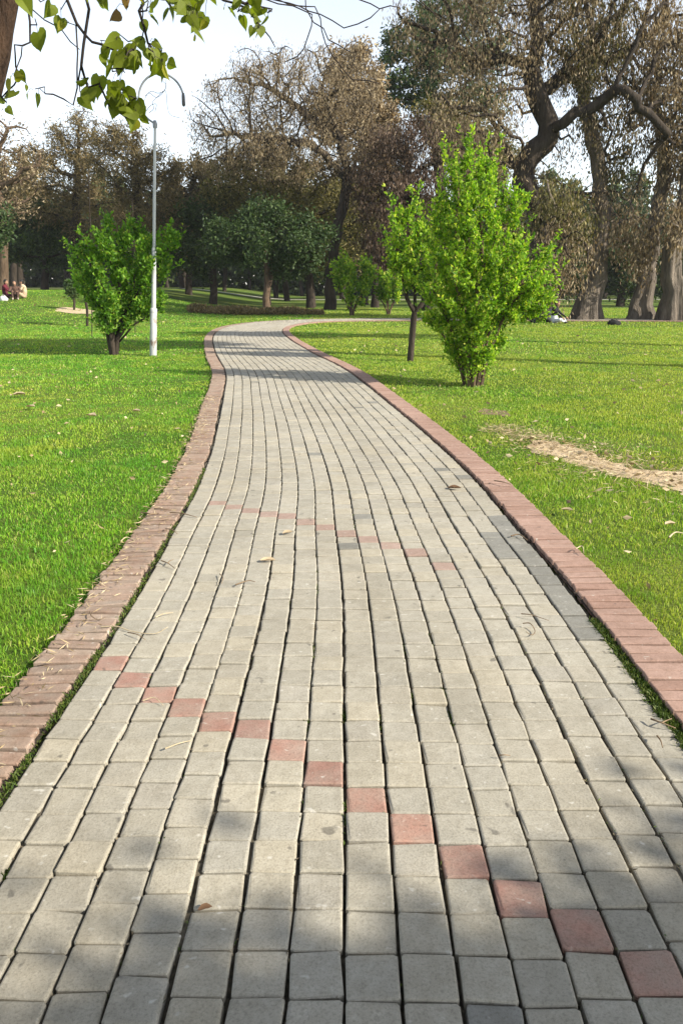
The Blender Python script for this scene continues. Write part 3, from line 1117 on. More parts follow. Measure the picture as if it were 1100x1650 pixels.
shrub('broad_shrub', 'broad mid green shrub on a short leaning stem beside the white lamp post', B, st, lob, 560, 11500, 0.092, 0.052, M['leaf_mid'], M['bark_dark'], 72, base_r=0.06, step=0.15, kill=0.2, infl=1.2, spread=0.055, wmax=3, shoots=110, shoot_len=0.28)

# sapling with brown stem left of the big shrub
Ys = 16.4
B = ground(663, Ys)
pts = [B, at(664, 540, Ys), at(666, 515, Ys), at(668, 505, Ys)]
polys = [(dense(pts, 0.12), None)]
nn = len(polys[0][0]) - 1
polys += [(dense([pts[3], at(655, 480, Ys), at(650, 450, Ys), at(645, 400, Ys)], 0.15), (0, nn)), (dense([pts[3], at(683, 485, Ys), at(690, 460, Ys), at(695, 400, Ys)], 0.15), (0, nn)),
          (dense([pts[3], at(668, 470, Ys + .2), at(668, 420, Ys + .3)], 0.15), (0, nn))]
nodes, par = chain_nodes(polys)
r_ = np.random.default_rng(73)
A = np.concatenate([ellip(at(x, y, Ys), (mpx(wx, Ys), mpx(wx, Ys), mpx(wy, Ys)), n_, r_) for x, y, wx, wy, n_ in
                    ((665, 410, 42, 55, 260), (645, 370, 20, 40, 70), (690, 440, 40, 40, 160), (675, 340, 12, 25, 25), (640, 420, 18, 30, 40), (720, 400, 30, 60, 120))])
grow('young_tree', 'young tree with forked brown stem and fresh green crown, left of the big shrub', 'tree', nodes, par, A, 0.14, 0.2, 1.2, 0.068, 0.005, M['bark_dark'], M['leaf_bright'], 7500, 0.078, 0.046, 73, spread=0.045, axis_mode='up', wmax=4, power=0.4, shoots=70, shoot_len=0.4)

# two small shrubs beyond the bend
for q, (x, Y, w, h, y0, lab) in enumerate(((567, 42, 36, 88, 420, 'rounded light green shrub beyond the bend, larger of two side by side'), (626, 43.5, 20, 62, 447, 'small light green shrub beyond the bend, smaller of two side by side'))):
    B = ground(x, Y)
    hh = mpx(h, Y); ww = mpx(w, Y)
    st = [(0.12 * math.cos(a), 0.12 * math.sin(a), hh * 0.4, ww * 0.5 * math.cos(a)) for a in (0.3, 1.7, 3.1, 4.4, 5.6)]
    lob = [(B + np.array((0, 0, hh * 0.35)), (ww * 0.6, ww * 0.6, hh * 0.3), 0.3), (B + np.array((0.1, 0, hh * 0.66)), (ww, ww, hh * 0.3), 0.45),
           (B + np.array((-ww * .4, 0, hh * 0.85)), (ww * 0.4, ww * 0.4, hh * 0.22), 0.15), (B + np.array((ww * .75, 0, hh * 0.75)), (ww * 0.4, ww * 0.4, hh * 0.18), 0.15)]
    shrub('small_shrub', lab, B, st, lob, 220, 4200 if q == 0 else 2000, 0.18, 0.11, M['leaf_bright'], M['bark_brown'], 74 + q, base_r=0.06, step=0.25, kill=0.35, infl=2, spread=0.10, shoots=40, shoot_len=0.5)

# saplings on the left lawn
def sapling(label, x, Y, ytop, wpx, ycr, hcr, seed, leaf, n_=1200, L=0.14, br=0.05):
    B = ground(x, Y)
    top = at(x, ytop, Y)
    pts = dense([B, B * 0.5 + top * 0.5 + np.array((0.05, 0, 0)), top], 0.2)
    nodes, par = chain_nodes([(pts, None)])
    r = np.random.default_rng(seed)
    A = ellip(at(x, ycr, Y), (mpx(wpx, Y), mpx(wpx, Y), mpx(hcr, Y)), 120, r)
    return grow('sapling', label, 'tree', nodes, par, A, 0.18, 0.25, 1.5, br, 0.006, M['bark_dark'], leaf, n_, L, L * 0.6, seed, spread=0.08, axis_mode='up', wmax=3)


sapling('little dark sapling with a ball crown behind the left of the broad shrub', 136, 30, 470, 20, 452, 24, 81, M['leaf_mid'], 1500)
sapling('tiny bushy sapling at the edge of the bare patch on the left lawn', 117, 38, 470, 13, 466, 14, 82, M['leaf_deep'], 900)
sapling('tall thin pole of a sapling with few leaves rising above the broad shrub', 142, 24, 272, 5, 320, 52, 83, M['leaf_mid'], 420, 0.11, 0.016)
sapling('thin leafy shoot standing just left of the lamp post top half', 213, 26, 318, 4, 345, 30, 84, M['leaf_mid'], 260, 0.11, 0.014)


# ---------------- big trees
def big_tree(name, label, basept, trunk_px, Y, lobes, nat, nleaf, L, W, leaf, bark, base_r, seed, step=0.55, kill=0.8, infl=5.5, extra=(), droop=0.0, axis='random', spread=0.3,
             tip_r=0.012, group=None, flare=0.35, wmax=3, depth=0.8, power=0.5, jit=0.22, cat='tree', dys=None, sides=8, flute=0.0):
    r = np.random.default_rng(seed)
    basept = np.array(basept) - np.array((0, 0, 0.35))
    pts = [basept] + [at(x, y, Y + (0 if dys is None else dys[q])) for q, (x, y) in enumerate(trunk_px)]
    polys = [(limb(pts, step, r, 0.05), None)]
    main = polys[0][0]
    for e in extra:
        ep = [at(x, y, Y + dz) for x, y, dz in e]
        d = [np.linalg.norm(np.asarray(p) - ep[0]) for p in main]
        q = int(np.argmin(d))
        polys.append((limb([main[q]] + ep[1:], step, r, 0.10), (0, q)))
    nodes, par = chain_nodes(polys)
    A = []
    for (x, y, wx, wy, f, *rest) in lobes:
        dz = rest[0] if rest else 0
        A.append(ellip(at(x, y, Y + dz), (mpx(wx, Y), mpx(wx, Y) * depth, mpx(wy, Y)), max(4, int(nat * f)), r, 0.4))
    A = np.concatenate(A)
    return grow(name, label, cat, nodes, par, A, step, kill, infl, base_r, tip_r, bark, leaf, nleaf, L, W, seed, spread=spread, droop=droop, axis_mode=axis, group=group, flare=flare, wmax=wmax, power=power, jit=jit, sides=sides, flute=flute)


# twisted tree with drooping brown leaves, upper right
Y = 36
big_tree('twisted_tree', 'huge twisted dark tree with drooping brown leaves behind the big shrub', ground(868, Y), [(868, 440), (871, 343), (842, 300), (850, 258), (884, 212), (868, 165), (858, 127), (864, 64), (858, 0), (850, -60)], Y,
         [(800, 60, 95, 75, 0.17), (760, 170, 75, 70, 0.1, -1), (900, 40, 90, 70, 0.15), (1020, 60, 95, 75, 0.17), (1080, 190, 60, 80, 0.08), (960, 190, 60, 50, 0.03), (860, -60, 150, 60, 0.12), (1010, 300, 60, 40, .02),
          (905, 400, 52, 65, 0.13, -2), (1010, -70, 120, 60, 0.1), (680, 40, 60, 50, 0.05), (890, 310, 40, 40, 0.05)],
         2300, 50000, 0.16, 0.044, M['leaf_brown'], M['bark_dark'], 0.52, 101, extra=[
             [(884, 212, 0), (920, 192, -1), (953, 172, -1), (1011, 146, -2), (1036, 178, -2), (1075, 215, -2)], [(858, 120, 0), (830, 92, 1), (807, 89, 1), (763, 108, 1)],
             [(868, 150, 0), (928, 118, 1), (972, 102, 2), (1030, 70, 2)], [(871, 343, 0), (885, 360, -1), (905, 380, -1.5)], [(842, 290, 0), (815, 240, 1), (790, 190, 1)]],
         droop=1.0, axis='down', spread=0.28, power=0.42, jit=0.3, kill=0.5, step=0.45)

# grey buttressed trunks at the right
Y = 36.5
big_tree('buttressed_tree', 'grey tree with broad fluted foot and broken pale limb stub at right', ground(945, Y), [(948, 490), (962, 430), (968, 330), (958, 230), (940, 140), (950, 60)], Y,
         [(960, 120, 60, 70, 0.3), (940, 30, 80, 60, 0.3), (900, 340, 60, 60, 0.25, -2), (1000, 240, 40, 40, 0.15)], 330, 11000, 0.18, 0.065, M['leaf_olive'], M['bark_grey'], 0.36, 102,
         extra=[[(948, 490, 0), (938, 455, -1.0), (934, 432, -1.2)], [(962, 430, 0), (925, 370, -1), (905, 345, -2)]], flare=0.85, droop=0.6, axis='down', flute=0.5)
Y = 37
big_tree('buttressed_tree', 'leaning grey trunk with flared roots and tan leaves, second from the right border', ground(1033, Y), [(1036, 480), (1045, 410), (1060, 330), (1070, 250), (1050, 150)], Y,
         [(1055, 150, 60, 70, 0.35), (1010, 370, 40, 40, 0.15, -2), (1090, 260, 45, 60, 0.25), (1060, 60, 70, 50, 0.3)], 300, 8500, 0.19, 0.07, M['leaf_brown'], M['bark_grey'], 0.34, 103,
         extra=[[(1045, 410, 0), (1010, 330, 1), (985, 290, 1)]], flare=0.85, droop=0.7, axis='down', flute=0.5)
Y = 35.5
big_tree('buttressed_tree', 'sunlit grey trunk with spreading roots at the right border', ground(1088, Y), [(1083, 480), (1082, 420), (1098, 340), (1110, 260), (1130, 120)], Y,
         [(1120, 120, 90, 90, 0.5), (1090, 330, 40, 40, 0.15, -1.5), (1150, 260, 70, 70, 0.35)], 320, 8500, 0.19, 0.07, M['leaf_brown'], M['bark_grey'], 0.36, 104,
         flare=0.85, droop=0.7, axis='down', flute=0.5)

# dense rust-brown tree, centre right
Y = 50
big_tree('rusty_tree', 'dense rust-brown leafed tree behind the young forked tree', ground(690, Y), [(685, 450), (670, 380), (660, 320), (655, 260)], Y,
         [(640, 330, 70, 75, 0.35), (680, 250, 60, 60, 0.25), (615, 400, 45, 40, 0.15), (720, 380, 45, 60, 0.2), (600, 290, 45, 50, 0.15), (640, 220, 50, 40, 0.15), (740, 230, 50, 40, 0.1)], 900, 34000, 0.22, 0.06, M['leaf_rust'], M['bark_dark'], 0.32, 111, droop=0.6, axis='down')
# tall green tree behind it
Y = 62
big_tree('tall_green_tree', 'tall dark green tree topping out above the rusty one', ground(720, Y), [(715, 400), (705, 250), (695, 120), (690, 50)], Y,
         [(660, 110, 55, 45, 0.25), (690, 60, 65, 45, 0.25), (640, 75, 35, 22, 0.08), (630, 150, 40, 25, 0.1), (740, 160, 80, 90, 0.3), (720, 20, 60, 40, .15), (760, 60, 70, 70, .2)], 550, 20000, 0.34, 0.14, M['leaf_deep'], M['bark_dark'], 0.45, 112)
Y = 58
big_tree('yellowish_tree', 'yellow-green tree glimpsed between the rusty and the twisted tree', ground(745, Y), [(742, 400), (735, 300), (725, 240)], Y,
         [(730, 210, 50, 35, 0.5), (700, 185, 40, 25, 0.3), (780, 260, 40, 50, 0.3)], 260, 7000, 0.32, 0.15, M['leaf_olive'], M['bark_dark'], 0.3, 113)

# bare tree with hanging dry leaves, centre
Y = 52
big_tree('bare_tree', 'half bare tree with dry hanging leaves against the pale sky, centre', ground(532, Y), [(533, 440), (545, 360), (560, 290), (545, 220), (520, 150)], Y,
         [(480, 140, 110, 55, 0.28), (400, 180, 90, 70, 0.25), (350, 230, 50, 50, 0.1), (560, 130, 50, 60, 0.12), (470, 240, 120, 40, 0.2), (590, 230, 40, 60, 0.1), (420, 110, 60, 30, 0.06)], 2200, 42000, 0.17, 0.045, M['leaf_brown'], M['bark_dark'], 0.34, 114,
         extra=[[(560, 290, 0), (500, 235, -1), (440, 225, -1), (380, 215, -1)], [(545, 220, 0), (480, 175, 1), (430, 140, 1)], [(560, 290, 0), (590, 230, 1), (600, 170, 1)]], droop=0.7, axis='down', spread=0.22, tip_r=0.018, power=0.42, jit=0.3, kill=0.5, step=0.45)
Y = 56
big_tree('olive_tree', 'olive-brown tree filling in below the half bare tree', ground(500, Y), [(500, 440), (505, 350)], Y,
         [(500, 320, 80, 55, 0.45), (570, 340, 55, 55, 0.3), (430, 300, 55, 45, 0.3), (365, 300, 45, 45, 0.25), (540, 400, 55, 35, .2)], 560, 22000, 0.24, 0.09, M['leaf_olive'], M['bark_dark'], 0.3, 115, droop=0.5)

# dark green trees, centre
Y = 47
big_tree('dark_green_tree', 'dark green round-crowned tree with twin stem, centre behind the dry bed', ground(430, Y), [(430, 455), (428, 420), (420, 380)], Y,
         [(430, 385, 65, 34, 0.3), (375, 378, 45, 36, 0.2), (485, 395, 50, 32, 0.2), (420, 345, 30, 20, 0.08), (385, 410, 55, 20, 0.1), (470, 355, 25, 18, 0.06), (515, 375, 30, 25, 0.08)], 620, 17000, 0.21, 0.10, M['leaf_deep'], M['bark_brown'], 0.2, 116,
         extra=[[(430, 470, 0), (438, 440, 0.3), (442, 400, 0.5)]])
Y = 57
big_tree('dark_green_tree', 'dark green spreading tree left of the twin-stemmed one', ground(342, Y), [(343, 430), (345, 370)], Y,
         [(320, 365, 60, 42, 0.35), (360, 325, 35, 25, 0.12), (330, 400, 60, 33, 0.25), (290, 405, 40, 35, 0.15), (400, 365, 40, 35, 0.15)], 480, 16000, 0.25, 0.12, M['leaf_dark'], M['bark_dark'], 0.26, 117)

# feathery brown trees, left
Y = 56
big_tree('feathery_tree', 'feathery olive-brown tree with domed top behind the lamp post', ground(225, Y), [(225, 400), (222, 320), (222, 280)], Y,
         [(225, 270, 55, 55, 0.4), (255, 310, 45, 60, 0.25), (190, 240, 45, 45, 0.25), (235, 350, 60, 50, 0.25), (265, 265, 30, 30, 0.1)], 560, 22000, 0.30, 0.06, M['leaf_feather'], M['bark_dark'], 0.35, 118, droop=0.5)
Y = 60
big_tree('feathery_tree', 'feathery brown tree at upper left, left of the domed one', ground(120, Y), [(120, 400), (125, 320), (125, 270)], Y,
         [(120, 250, 55, 60, 0.35), (90, 310, 60, 50, 0.25), (150, 330, 60, 60, 0.3), (70, 260, 40, 40, 0.15), (140, 200, 40, 30, 0.12)], 560, 21000, 0.30, 0.06, M['leaf_feather'], M['bark_dark'], 0.35, 119, droop=0.5)
Y = 52
big_tree('bare_tree', 'twiggy leafless tree at the left border', ground(5, Y), [(5, 400), (0, 330), (-10, 290)], Y,
         [(30, 260, 55, 50, 0.5), (-40, 240, 70, 70, 0.4), (20, 310, 50, 35, 0.3)], 420, 3800, 0.24, 0.07, M['leaf_brown'], M['bark_brown'], 0.3, 120, tip_r=0.022, droop=0.3, power=0.42, jit=0.3)
Y = 62
big_tree('dark_green_tree', 'dark broad evergreen with paired trunks at lower left', ground(72, Y), [(74, 420), (75, 390)], Y,
         [(60, 380, 65, 40, 0.4), (110, 390, 50, 35, 0.3), (20, 385, 45, 38, 0.25), (70, 345, 50, 25, 0.15)], 480, 18000, 0.26, 0.13, M['leaf_dark'], M['bark_dark'], 0.25, 121,
         extra=[[(73, 440, 0), (66, 410, 0.5), (58, 385, 0.5)]])
Y = 46
big_tree('dark_green_tree', 'dark green tree cut by the left border above the seated group', ground(-35, Y), [(-33, 430), (-28, 380)], Y,
         [(-15, 365, 40, 40, 0.6), (-60, 360, 50, 50, 0.5)], 240, 7500, 0.24, 0.12, M['leaf_deep'], M['bark_dark'], 0.22, 122)


# the middle ranks that close the gaps
for (nm, lab, Y, tx, tr, lobes, n_, leaf, sd) in (
    ('brown_tree', 'brown-leafed tree behind the foot of the half bare tree', 66, 588, [(588, 400), (585, 330)], [(590, 260, 55, 55, 0.35), (560, 340, 60, 60, 0.35), (610, 380, 55, 50, 0.25)], 15000, 'leaf_rust', 131),
    ('olive_tree', 'olive tree whose top shows over the dark green ones, left of centre', 66, 430, [(430, 400), (430, 320)], [(430, 255, 60, 45, 0.35), (375, 290, 60, 50, 0.3), (490, 290, 55, 45, 0.25)], 15000, 'leaf_feather', 132),
    ('feathery_tree', 'brownish tree filling the gap right of the domed feathery one', 68, 305, [(305, 400), (302, 340)], [(305, 300, 45, 50, 0.4), (285, 370, 50, 50, 0.35), (335, 350, 45, 50, .25)], 15000, 'leaf_feather', 133),
    ('feathery_tree', 'brown tree behind the twiggy leafless one at the left border', 68, 22, [(22, 400), (20, 340)], [(20, 290, 60, 50, 0.4), (-35, 310, 60, 60, 0.3), (60, 340, 50, 45, 0.3)], 15000, 'leaf_feather', 134),
    ('brown_tree', 'thin brown tree against the sky between the half bare and the tall green tree', 58, 605, [(605, 380), (600, 280), (598, 200)], [(600, 170, 40, 50, 0.4), (570, 110, 45, 40, 0.25), (615, 230, 35, 45, 0.3), (540, 180, 45, 45, .2)], 17000, 'leaf_brown', 137),
    ('olive_tree', 'olive tree showing between the big shrub and the twisted trunk', 62, 812, [(812, 420), (812, 340)], [(810, 280, 55, 70, 0.4), (790, 380, 55, 60, 0.35), (850, 420, 45, 45, 0.25)], 15000, 'leaf_olive', 135),
    ('dark_green_tree', 'dark evergreen in the gap between the grey trunks at right', 60, 1000, [(1000, 450), (1000, 420)], [(1000, 420, 50, 45, 0.4), (1065, 425, 50, 45, 0.35), (1120, 420, 50, 50, .3), (930, 440, 40, 35, 0.2)], 16000, 'leaf_dark', 136)):
    big_tree(nm, lab, ground(tx, Y), tr, Y, lobes, 380, n_, 0.32, 0.12, M[leaf], M['bark_dark'], 0.26, sd, droop=0.4)

# far row of dark trees: three kinds, copied
def copy_tree(o, loc, rz, sc):
    c = o.copy(); COL.objects.link(c)
    c.location = loc; c.rotation_euler = (0, 0, rz); c.scale = sc
    for ch in o.children:
        d = ch.copy(); COL.objects.link(d); d.parent = c
        d.matrix_parent_inverse.identity()
    return c


protos = []
FARLAB = 'dark tree in the shaded far row behind the lawn'
for q in range(3):
    r = np.random.default_rng(200 + q)
    B = np.array((0.0, 95.0, 0.0))
    main = dense([B, B + np.array((0.2, 0, 2.0)), B + np.array((-0.1 + 0.3 * q, 0, 4.2)), B + np.array((0.3, 0.2, 7))], 0.6)
    nodes, par = chain_nodes([(main, None)])
    A = np.concatenate([ellip(B + np.array((r.uniform(-2.5, 2.5), r.uniform(-2, 2), r.uniform(3.6, 8.5))), (2.3, 2.3, 1.7), 60, r) for _ in range(7)])
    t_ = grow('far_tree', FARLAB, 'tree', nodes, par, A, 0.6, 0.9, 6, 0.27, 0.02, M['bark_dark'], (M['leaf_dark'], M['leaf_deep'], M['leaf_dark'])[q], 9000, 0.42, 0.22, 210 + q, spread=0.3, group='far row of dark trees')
    protos.append(t_)
r = np.random.default_rng(77)
spots = []
for row, (Y, dx) in enumerate(((76, 7.0), (98, 6.5), (116, 7))):
    x = -0.50 * Y - 4
    while x < 0.52 * Y + 8:
        if not (row == 0 and r.random() < 0.3):
            spots.append((x + r.uniform(-2, 2), Y + r.uniform(-6, 6)))
        x += dx
for q, (x, y) in enumerate(spots):
    p = protos[q % 3]
    s = r.uniform(0.85, 1.25)
    loc = (x, y, float(gz(x, y)) - 0.05)
    if q < 3:
        p.location = loc; p.scale = (s, s, s * r.uniform(0.9, 1.15))
    else:
        copy_tree(p, loc, r.uniform(0, 6.28), (s, s, s * r.uniform(0.9, 1.15)))

# the wood behind them, one dark mass
r = np.random.default_rng(303)
n_ = 70000
x = r.uniform(-105, 105, n_); yb = r.uniform(124, 146, n_)
top = 8 + 7 * vnoise(x, yb, 9, 9) + 2.5 * vnoise(x, yb, 2.5, 10)
z = top * r.random(n_) ** 1.25 + gz(x, yb)
V, Q = leaf_quads(np.stack([x, yb, z], -1), r.normal(0, 1, (n_, 3)), 1.1 * r.uniform(0.6, 1.3, n_), 0.62, r)
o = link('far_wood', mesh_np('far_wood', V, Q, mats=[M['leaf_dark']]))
tag(o, 'dark mass of woodland closing off the park in the distance', 'woodland', kind='stuff')

# trees standing beyond the right border: only their shade is in the picture
def shade_tree(label, base, h, lobes, nleaf, L, W, seed, leaf, nat=260, spread=0.25):
    B = np.array((base[0], base[1], float(gz(base[0], base[1])) - 0.03))
    main = dense([B, B + np.array((0.1, 0.1, h * 0.45)), B + np.array((-0.2, 0.2, h * 0.75))], 0.5)
    nodes, par = chain_nodes([(main, None)])
    r = np.random.default_rng(seed)
    A = np.concatenate([ellip(B + np.array(c), rd, int(nat * f), r, 0.3) for c, rd, f in lobes])
    return grow('shade_tree', label, 'tree', nodes, par, A, 0.45, 0.7, 5, 0.24, 0.012, M['bark_brown'], leaf, nleaf, L, W, seed, spread=spread, wmax=3)


cot = 1 / math.tan(SUN_EL)


def caster(x, y, h):
    """where something at height h must hang for its shadow to fall at x, y"""
    return np.array((x - SH.x * h * cot, y - SH.y * h * cot))


c = caster(0.35, 0.40, 4.0)
shade_tree('tree beyond the right border that dapples the nearest pavers', (c[0] + 0.6, c[1] - 0.9), 4.4, [((0.55, 1.2, 4.0), (1.7, 1.15, 0.5), 0.6), ((-1.3, 0.75, 3.9), (1.5, 0.95, 0.4), 0.9), ((-0.3, 0.2, 4.2), (2.6, 1.2, 0.8), 0.5), ((0.8, -0.8, 4.7), (2.4, 1.8, 1.0), 0.4), ((-0.8, -1.8, 4.4), (2.2, 1.8, 1.0), 0.3)], 25000, 0.13, 0.085, 401, M['leaf_deep'], 520, spread=0.15)
c = caster(-7.5, 21.5, 11)
shade_tree('tree beyond the right border that shades the left lawn behind the lamp post', (c[0], c[1]), 11, [((0, 0, 11), (4.2, 1.6, 1.8), 0.7), ((-2.5, 0.2, 9.5), (3.0, 1.4, 1.2), 0.3)], 20000, 0.24, 0.15, 402, M['leaf_mid'])
c = caster(-2.2, 25.5, 9)
shade_tree('tree beyond the right border that shades the path before the bend', (c[0], c[1]), 9, [((0, 0, 9), (2.6, 1.2, 1.3), 0.7), ((1.8, 0.3, 8), (2, 1, 1), 0.3)], 9000, 0.24, 0.15, 403, M['leaf_mid'])

# ------------------------------------------------------------------ tree hanging in at the upper left
def near_tree():
    r = np.random.default_rng(500)
    Y = 4.2
    base = np.array((-3.05, 4.7, -0.05))
    tk = [base, np.array((-2.85, 4.7, 0.8)), at(-62, 260, 4.7), at(-38, 170, 4.7), at(-16, 80, 4.7), at(-2, 0, 4.7), at(10, -90, 4.65), at(60, -200, 4.5), at(140, -290, 4.4)]
    root = empty('near_tree', base)
    tag(root, 'near tree with brown leaning trunk and heart-shaped leaves hanging in at upper left', 'tree')
    tb = Tubes()
    pts = dense(tk, 0.12)
    rad = np.linspace(0.165, 0.085, len(pts))
    tb.add(np.array(pts) - base, rad, 14, 9, 0.10)
    link('trunk', tb.mesh('near_trunk', M['bark_near']), root)
    j = lambda l, d=0.0: [at(x, y, Y + d) for x, y in l]
    polys = [(dense(j([(10, -90), (60, -75), (100, -50), (108, 0), (123, 41), (126, 82), (123, 139), (117, 168)]), 0.06), None)]

    def off(src, l, d=0.0):
        main = polys[src][0]
        p0 = at(*l[0], Y)
        q = int(np.argmin([np.linalg.norm(np.asarray(p) - p0) for p in main]))
        polys.append((dense([main[q]] + j(l[1:], d), 0.05), (src, q)))
    off(0, [(100, -50), (138, -20), (143, 12), (139, 45), (136, 70), (131, 105), (131, 147)])
    off(0, [(60, -75), (45, -30), (49, 12), (75, 30), (98, 45), (112, 65), (127, 76)], 0.05)
    off(0, [(123, 60), (150, 70), (172, 78), (195, 82), (215, 92)], 0.0)
    off(1, [(131, 115), (140, 135), (160, 140), (178, 168), (205, 190)], 0.03)
    off(0, [(100, -50), (170, -60), (240, -50), (300, -30), (345, -10), (395, 5), (440, 18)], 0.1)
    off(5, [(240, -50), (262, -10), (275, 10), (310, 30)], 0.05)
    off(5, [(240, -50), (225, 20), (240, 70), (262, 95)], 0.0)
    off(2, [(49, 12), (48, 40), (45, 68), (36, 76), (26, 75)], 0.02)
    off(5, [(345, -10), (395, 10), (415, 35), (433, 60), (444, 80)], 0.1)
    off(5, [(395, 5), (450, -20), (490, -25), (495, 10), (506, 35), (530, 62), (565, 85)], 0.3)
    off(10, [(490, -25), (503, 20), (500, 60), (480, 90), (458, 100)], 0.2)
    off(10, [(490, -25), (510, 15), (525, 70), (565, 130), (610, 137)], 0.35)
    off(10, [(490, -25), (515, 20), (553, 42), (597, 26), (610, 14)], 0.3)
    off(10, [(450, -20), (560, -15), (597, 12), (645, 10)], 0.3)
    off(10, [(450, -20), (620, -40), (675, -5), (702, 28)], 0.4)
    nodes, par = chain_nodes(polys)
    # link first branch to the trunk
    L = [(90, 35, 60), (205, 50, 50), (245, 105, 50), (155, 180, 80), (390, 20, 60), (335, 5, 40), (580, 35, 40), (560, 112, 42), (598, 92, 35), (620, 25, 60), (670, 70, 55),
         (690, 25, 50), (640, 0, 40), (735, 55, 55), (775, 70, 60), (750, 95, 50), (810, 100, 55), (765, 145, 55), (780, 40, 45), (720, 10, 50), (790, 5, 40), (900, 60, 45), (885, 40, 25), (940, 25, 55),
         (958, 92, 45), (1000, 20, 50), (1030, 75, 60), (1000, 100, 45), (1025, 130, 40), (930, -5, 40), (985, 60, 40), (475, 190, 60), (520, 215, 65), (500, 250, 60), (530, 240, 60), (490, 275, 60), (430, 225, 50),
         (425, 255, 40), (445, 290, 55), (535, 270, 50), (595, 230, 55), (640, 245, 60), (615, 290, 60), (655, 285, 45), (600, 260, 40), (395, 345, 70), (345, 355, 50), (355, 390, 60), (320, 415, 55), (445, 355, 50),
         (475, 345, 35), (455, 425, 65), (500, 395, 55), (480, 420, 60), (520, 440, 55), (525, 475, 60), (540, 500, 50), (560, 465, 50), (500, 450, 50), (80, 305, 40), (65, 400, 60), (110, 350, 20), (110, 385, 25),
         (155, 400, 45), (30, 445, 35), (10, 410, 40)]
    for q in range(70):
        x_, y_, s_ = L[int(r.integers(4, 59))]
        L.append((x_ + r.normal(0, 22), y_ + r.normal(0, 18), s_ * r.uniform(0.6, 1.0)))
    YL = [(540, 5, 30), (45, 345, 55), (60, 330, 40), (535, 500, 45), (250, 110, 30), (640, 300, 45), (625, 285, 40), (770, 160, 40), (815, 110, 35), (1020, 135, 35)]
    DR = [(460, 60, 40), (480, 15, 35), (498, 262, 35)]
    # heart-shaped leaf, hanging tip down, base at origin, unit length
    def leaf_mesh(nm, mat, fold, bend):
        half = [(0.0, 0.06), (0.20, 0.13), (0.40, 0.02), (0.47, -0.18), (0.41, -0.42), (0.25, -0.68), (0.09, -0.88)]
        V = []; T = []
        cz = [0.06 * 0, -0.18, -0.42, -0.68, -0.88, -1.04]
        for x, z in half: V.append((x, abs(x) * fold + bend * z * z, z))
        for x, z in half[1:]: V.append((-x, abs(x) * fold + bend * z * z, z))
        V[0] = (0, 0, 0.0)
        m0 = len(V)
        for z in (-0.18, -0.42, -0.68, -0.88, -1.06): V.append((0, bend * z * z, z))
        for s_ in (0, 1):
            g = [0] + ([1, 2, 3, 4, 5, 6] if s_ == 0 else [7, 8, 9, 10, 11, 12])
            f = [(g[0], g[1], m0), (g[1], g[2], m0), (g[2], g[3], m0), (m0, g[3], g[4]), (m0, g[4], m0 + 1), (m0 + 1, g[4], g[5]), (m0 + 1, g[5], m0 + 2), (m0 + 2, g[5], g[6]), (m0 + 2, g[6], m0 + 3), (m0 + 3, g[6], m0 + 4)]
            T += [t if s_ == 0 else t[::-1] for t in f]
        return mesh_np(nm, V, None, T, mats=[mat], smooth=False)
    LM = {'g': [leaf_mesh('leaf', M['leaf_near'], f, b) for f, b in ((0.25, 0.12), (0.5, -0.2), (0.1, 0.3))], 'y': [leaf_mesh('leaf', M['leaf_near_y'], 0.3, 0.2)], 'd': [leaf_mesh('leaf', M['leaf_near_d'], 1.6, 0.5)]}
    bases, items = [], []
    for kd, lst in (('g', L), ('y', YL), ('d', DR)):
        for zx, zy, sz in lst:
            x, y, s = zx * 0.409, zy * 0.409, sz * 0.409
            yy = Y + r.normal(0, 0.07)
            size = s * 1.0 * yy * 1.02 / FPX
            p = at(x, y, yy) + np.array((0, 0, size * 0.5))
            bases.append(p); items.append((kd, size, p))
    bases = np.array(bases)
    P, pr = colonize(nodes, par, bases + np.array((0, 0, 0.03)), 0.045, 0.05, 0.9, r=r, jit=0.35, grav=-0.05)
    w, rad, kids, chains = skeleton(P, pr, 0.016, 0.0022, 0.4)
    tb = Tubes()
    for q, ch in enumerate(chains):
        if len(ch) < 2: continue
        rr = rad[ch].copy()
        if len(rr) > 1 and q > 0: rr[0] = rr[1]
        pts = P[ch] + np.concatenate([[np.zeros(3)], r.normal(0, 0.006, (len(ch) - 1, 3))])
        tb.add(pts - base, rr, 5)
    for kd, size, p in items:      # stalks
        q = int(np.linalg.norm(P - p, axis=1).argmin())
        m = (P[q] + p) / 2 + np.array((0, 0, 0.012))
        tb.add(np.array([P[q], m, p]) - base, [0.0016, 0.0014, 0.0012], 3)
    link('branches', tb.mesh('near_branches', M['twig_dark']), root)
    for kd, size, p in items:
        ms = LM[kd]
        o = bpy.data.objects.new('leaf', ms[int(r.integers(len(ms)))])
        o.location = p - base
        o.scale = (size * r.uniform(0.85, 1.15), size, size)
        o.rotation_euler = (r.normal(0.15, 0.5), r.normal(0, 0.55), r.normal(0, 1.0) + (math.pi if r.random() < 0.5 else 0))
        o.parent = root
        COL.objects.link(o)
    # unseen crown over the path, spread and thickened to block sky light
    polys = [(limb([tk[-1], np.array((-1.6, 3.6, 4.3)), np.array((-0.8, 2.0, 4.9)), np.array((-0.4, 0.0, 5.2))], 0.3, r, 0.03), None),
             (limb([tk[-2], np.array((-2.2, 3.0, 4.2)), np.array((-2.4, 1.0, 5.2)), np.array((-2.2, -1.5, 5.8))], 0.3, r, 0.03), None)]
    nodes, par = chain_nodes(polys)
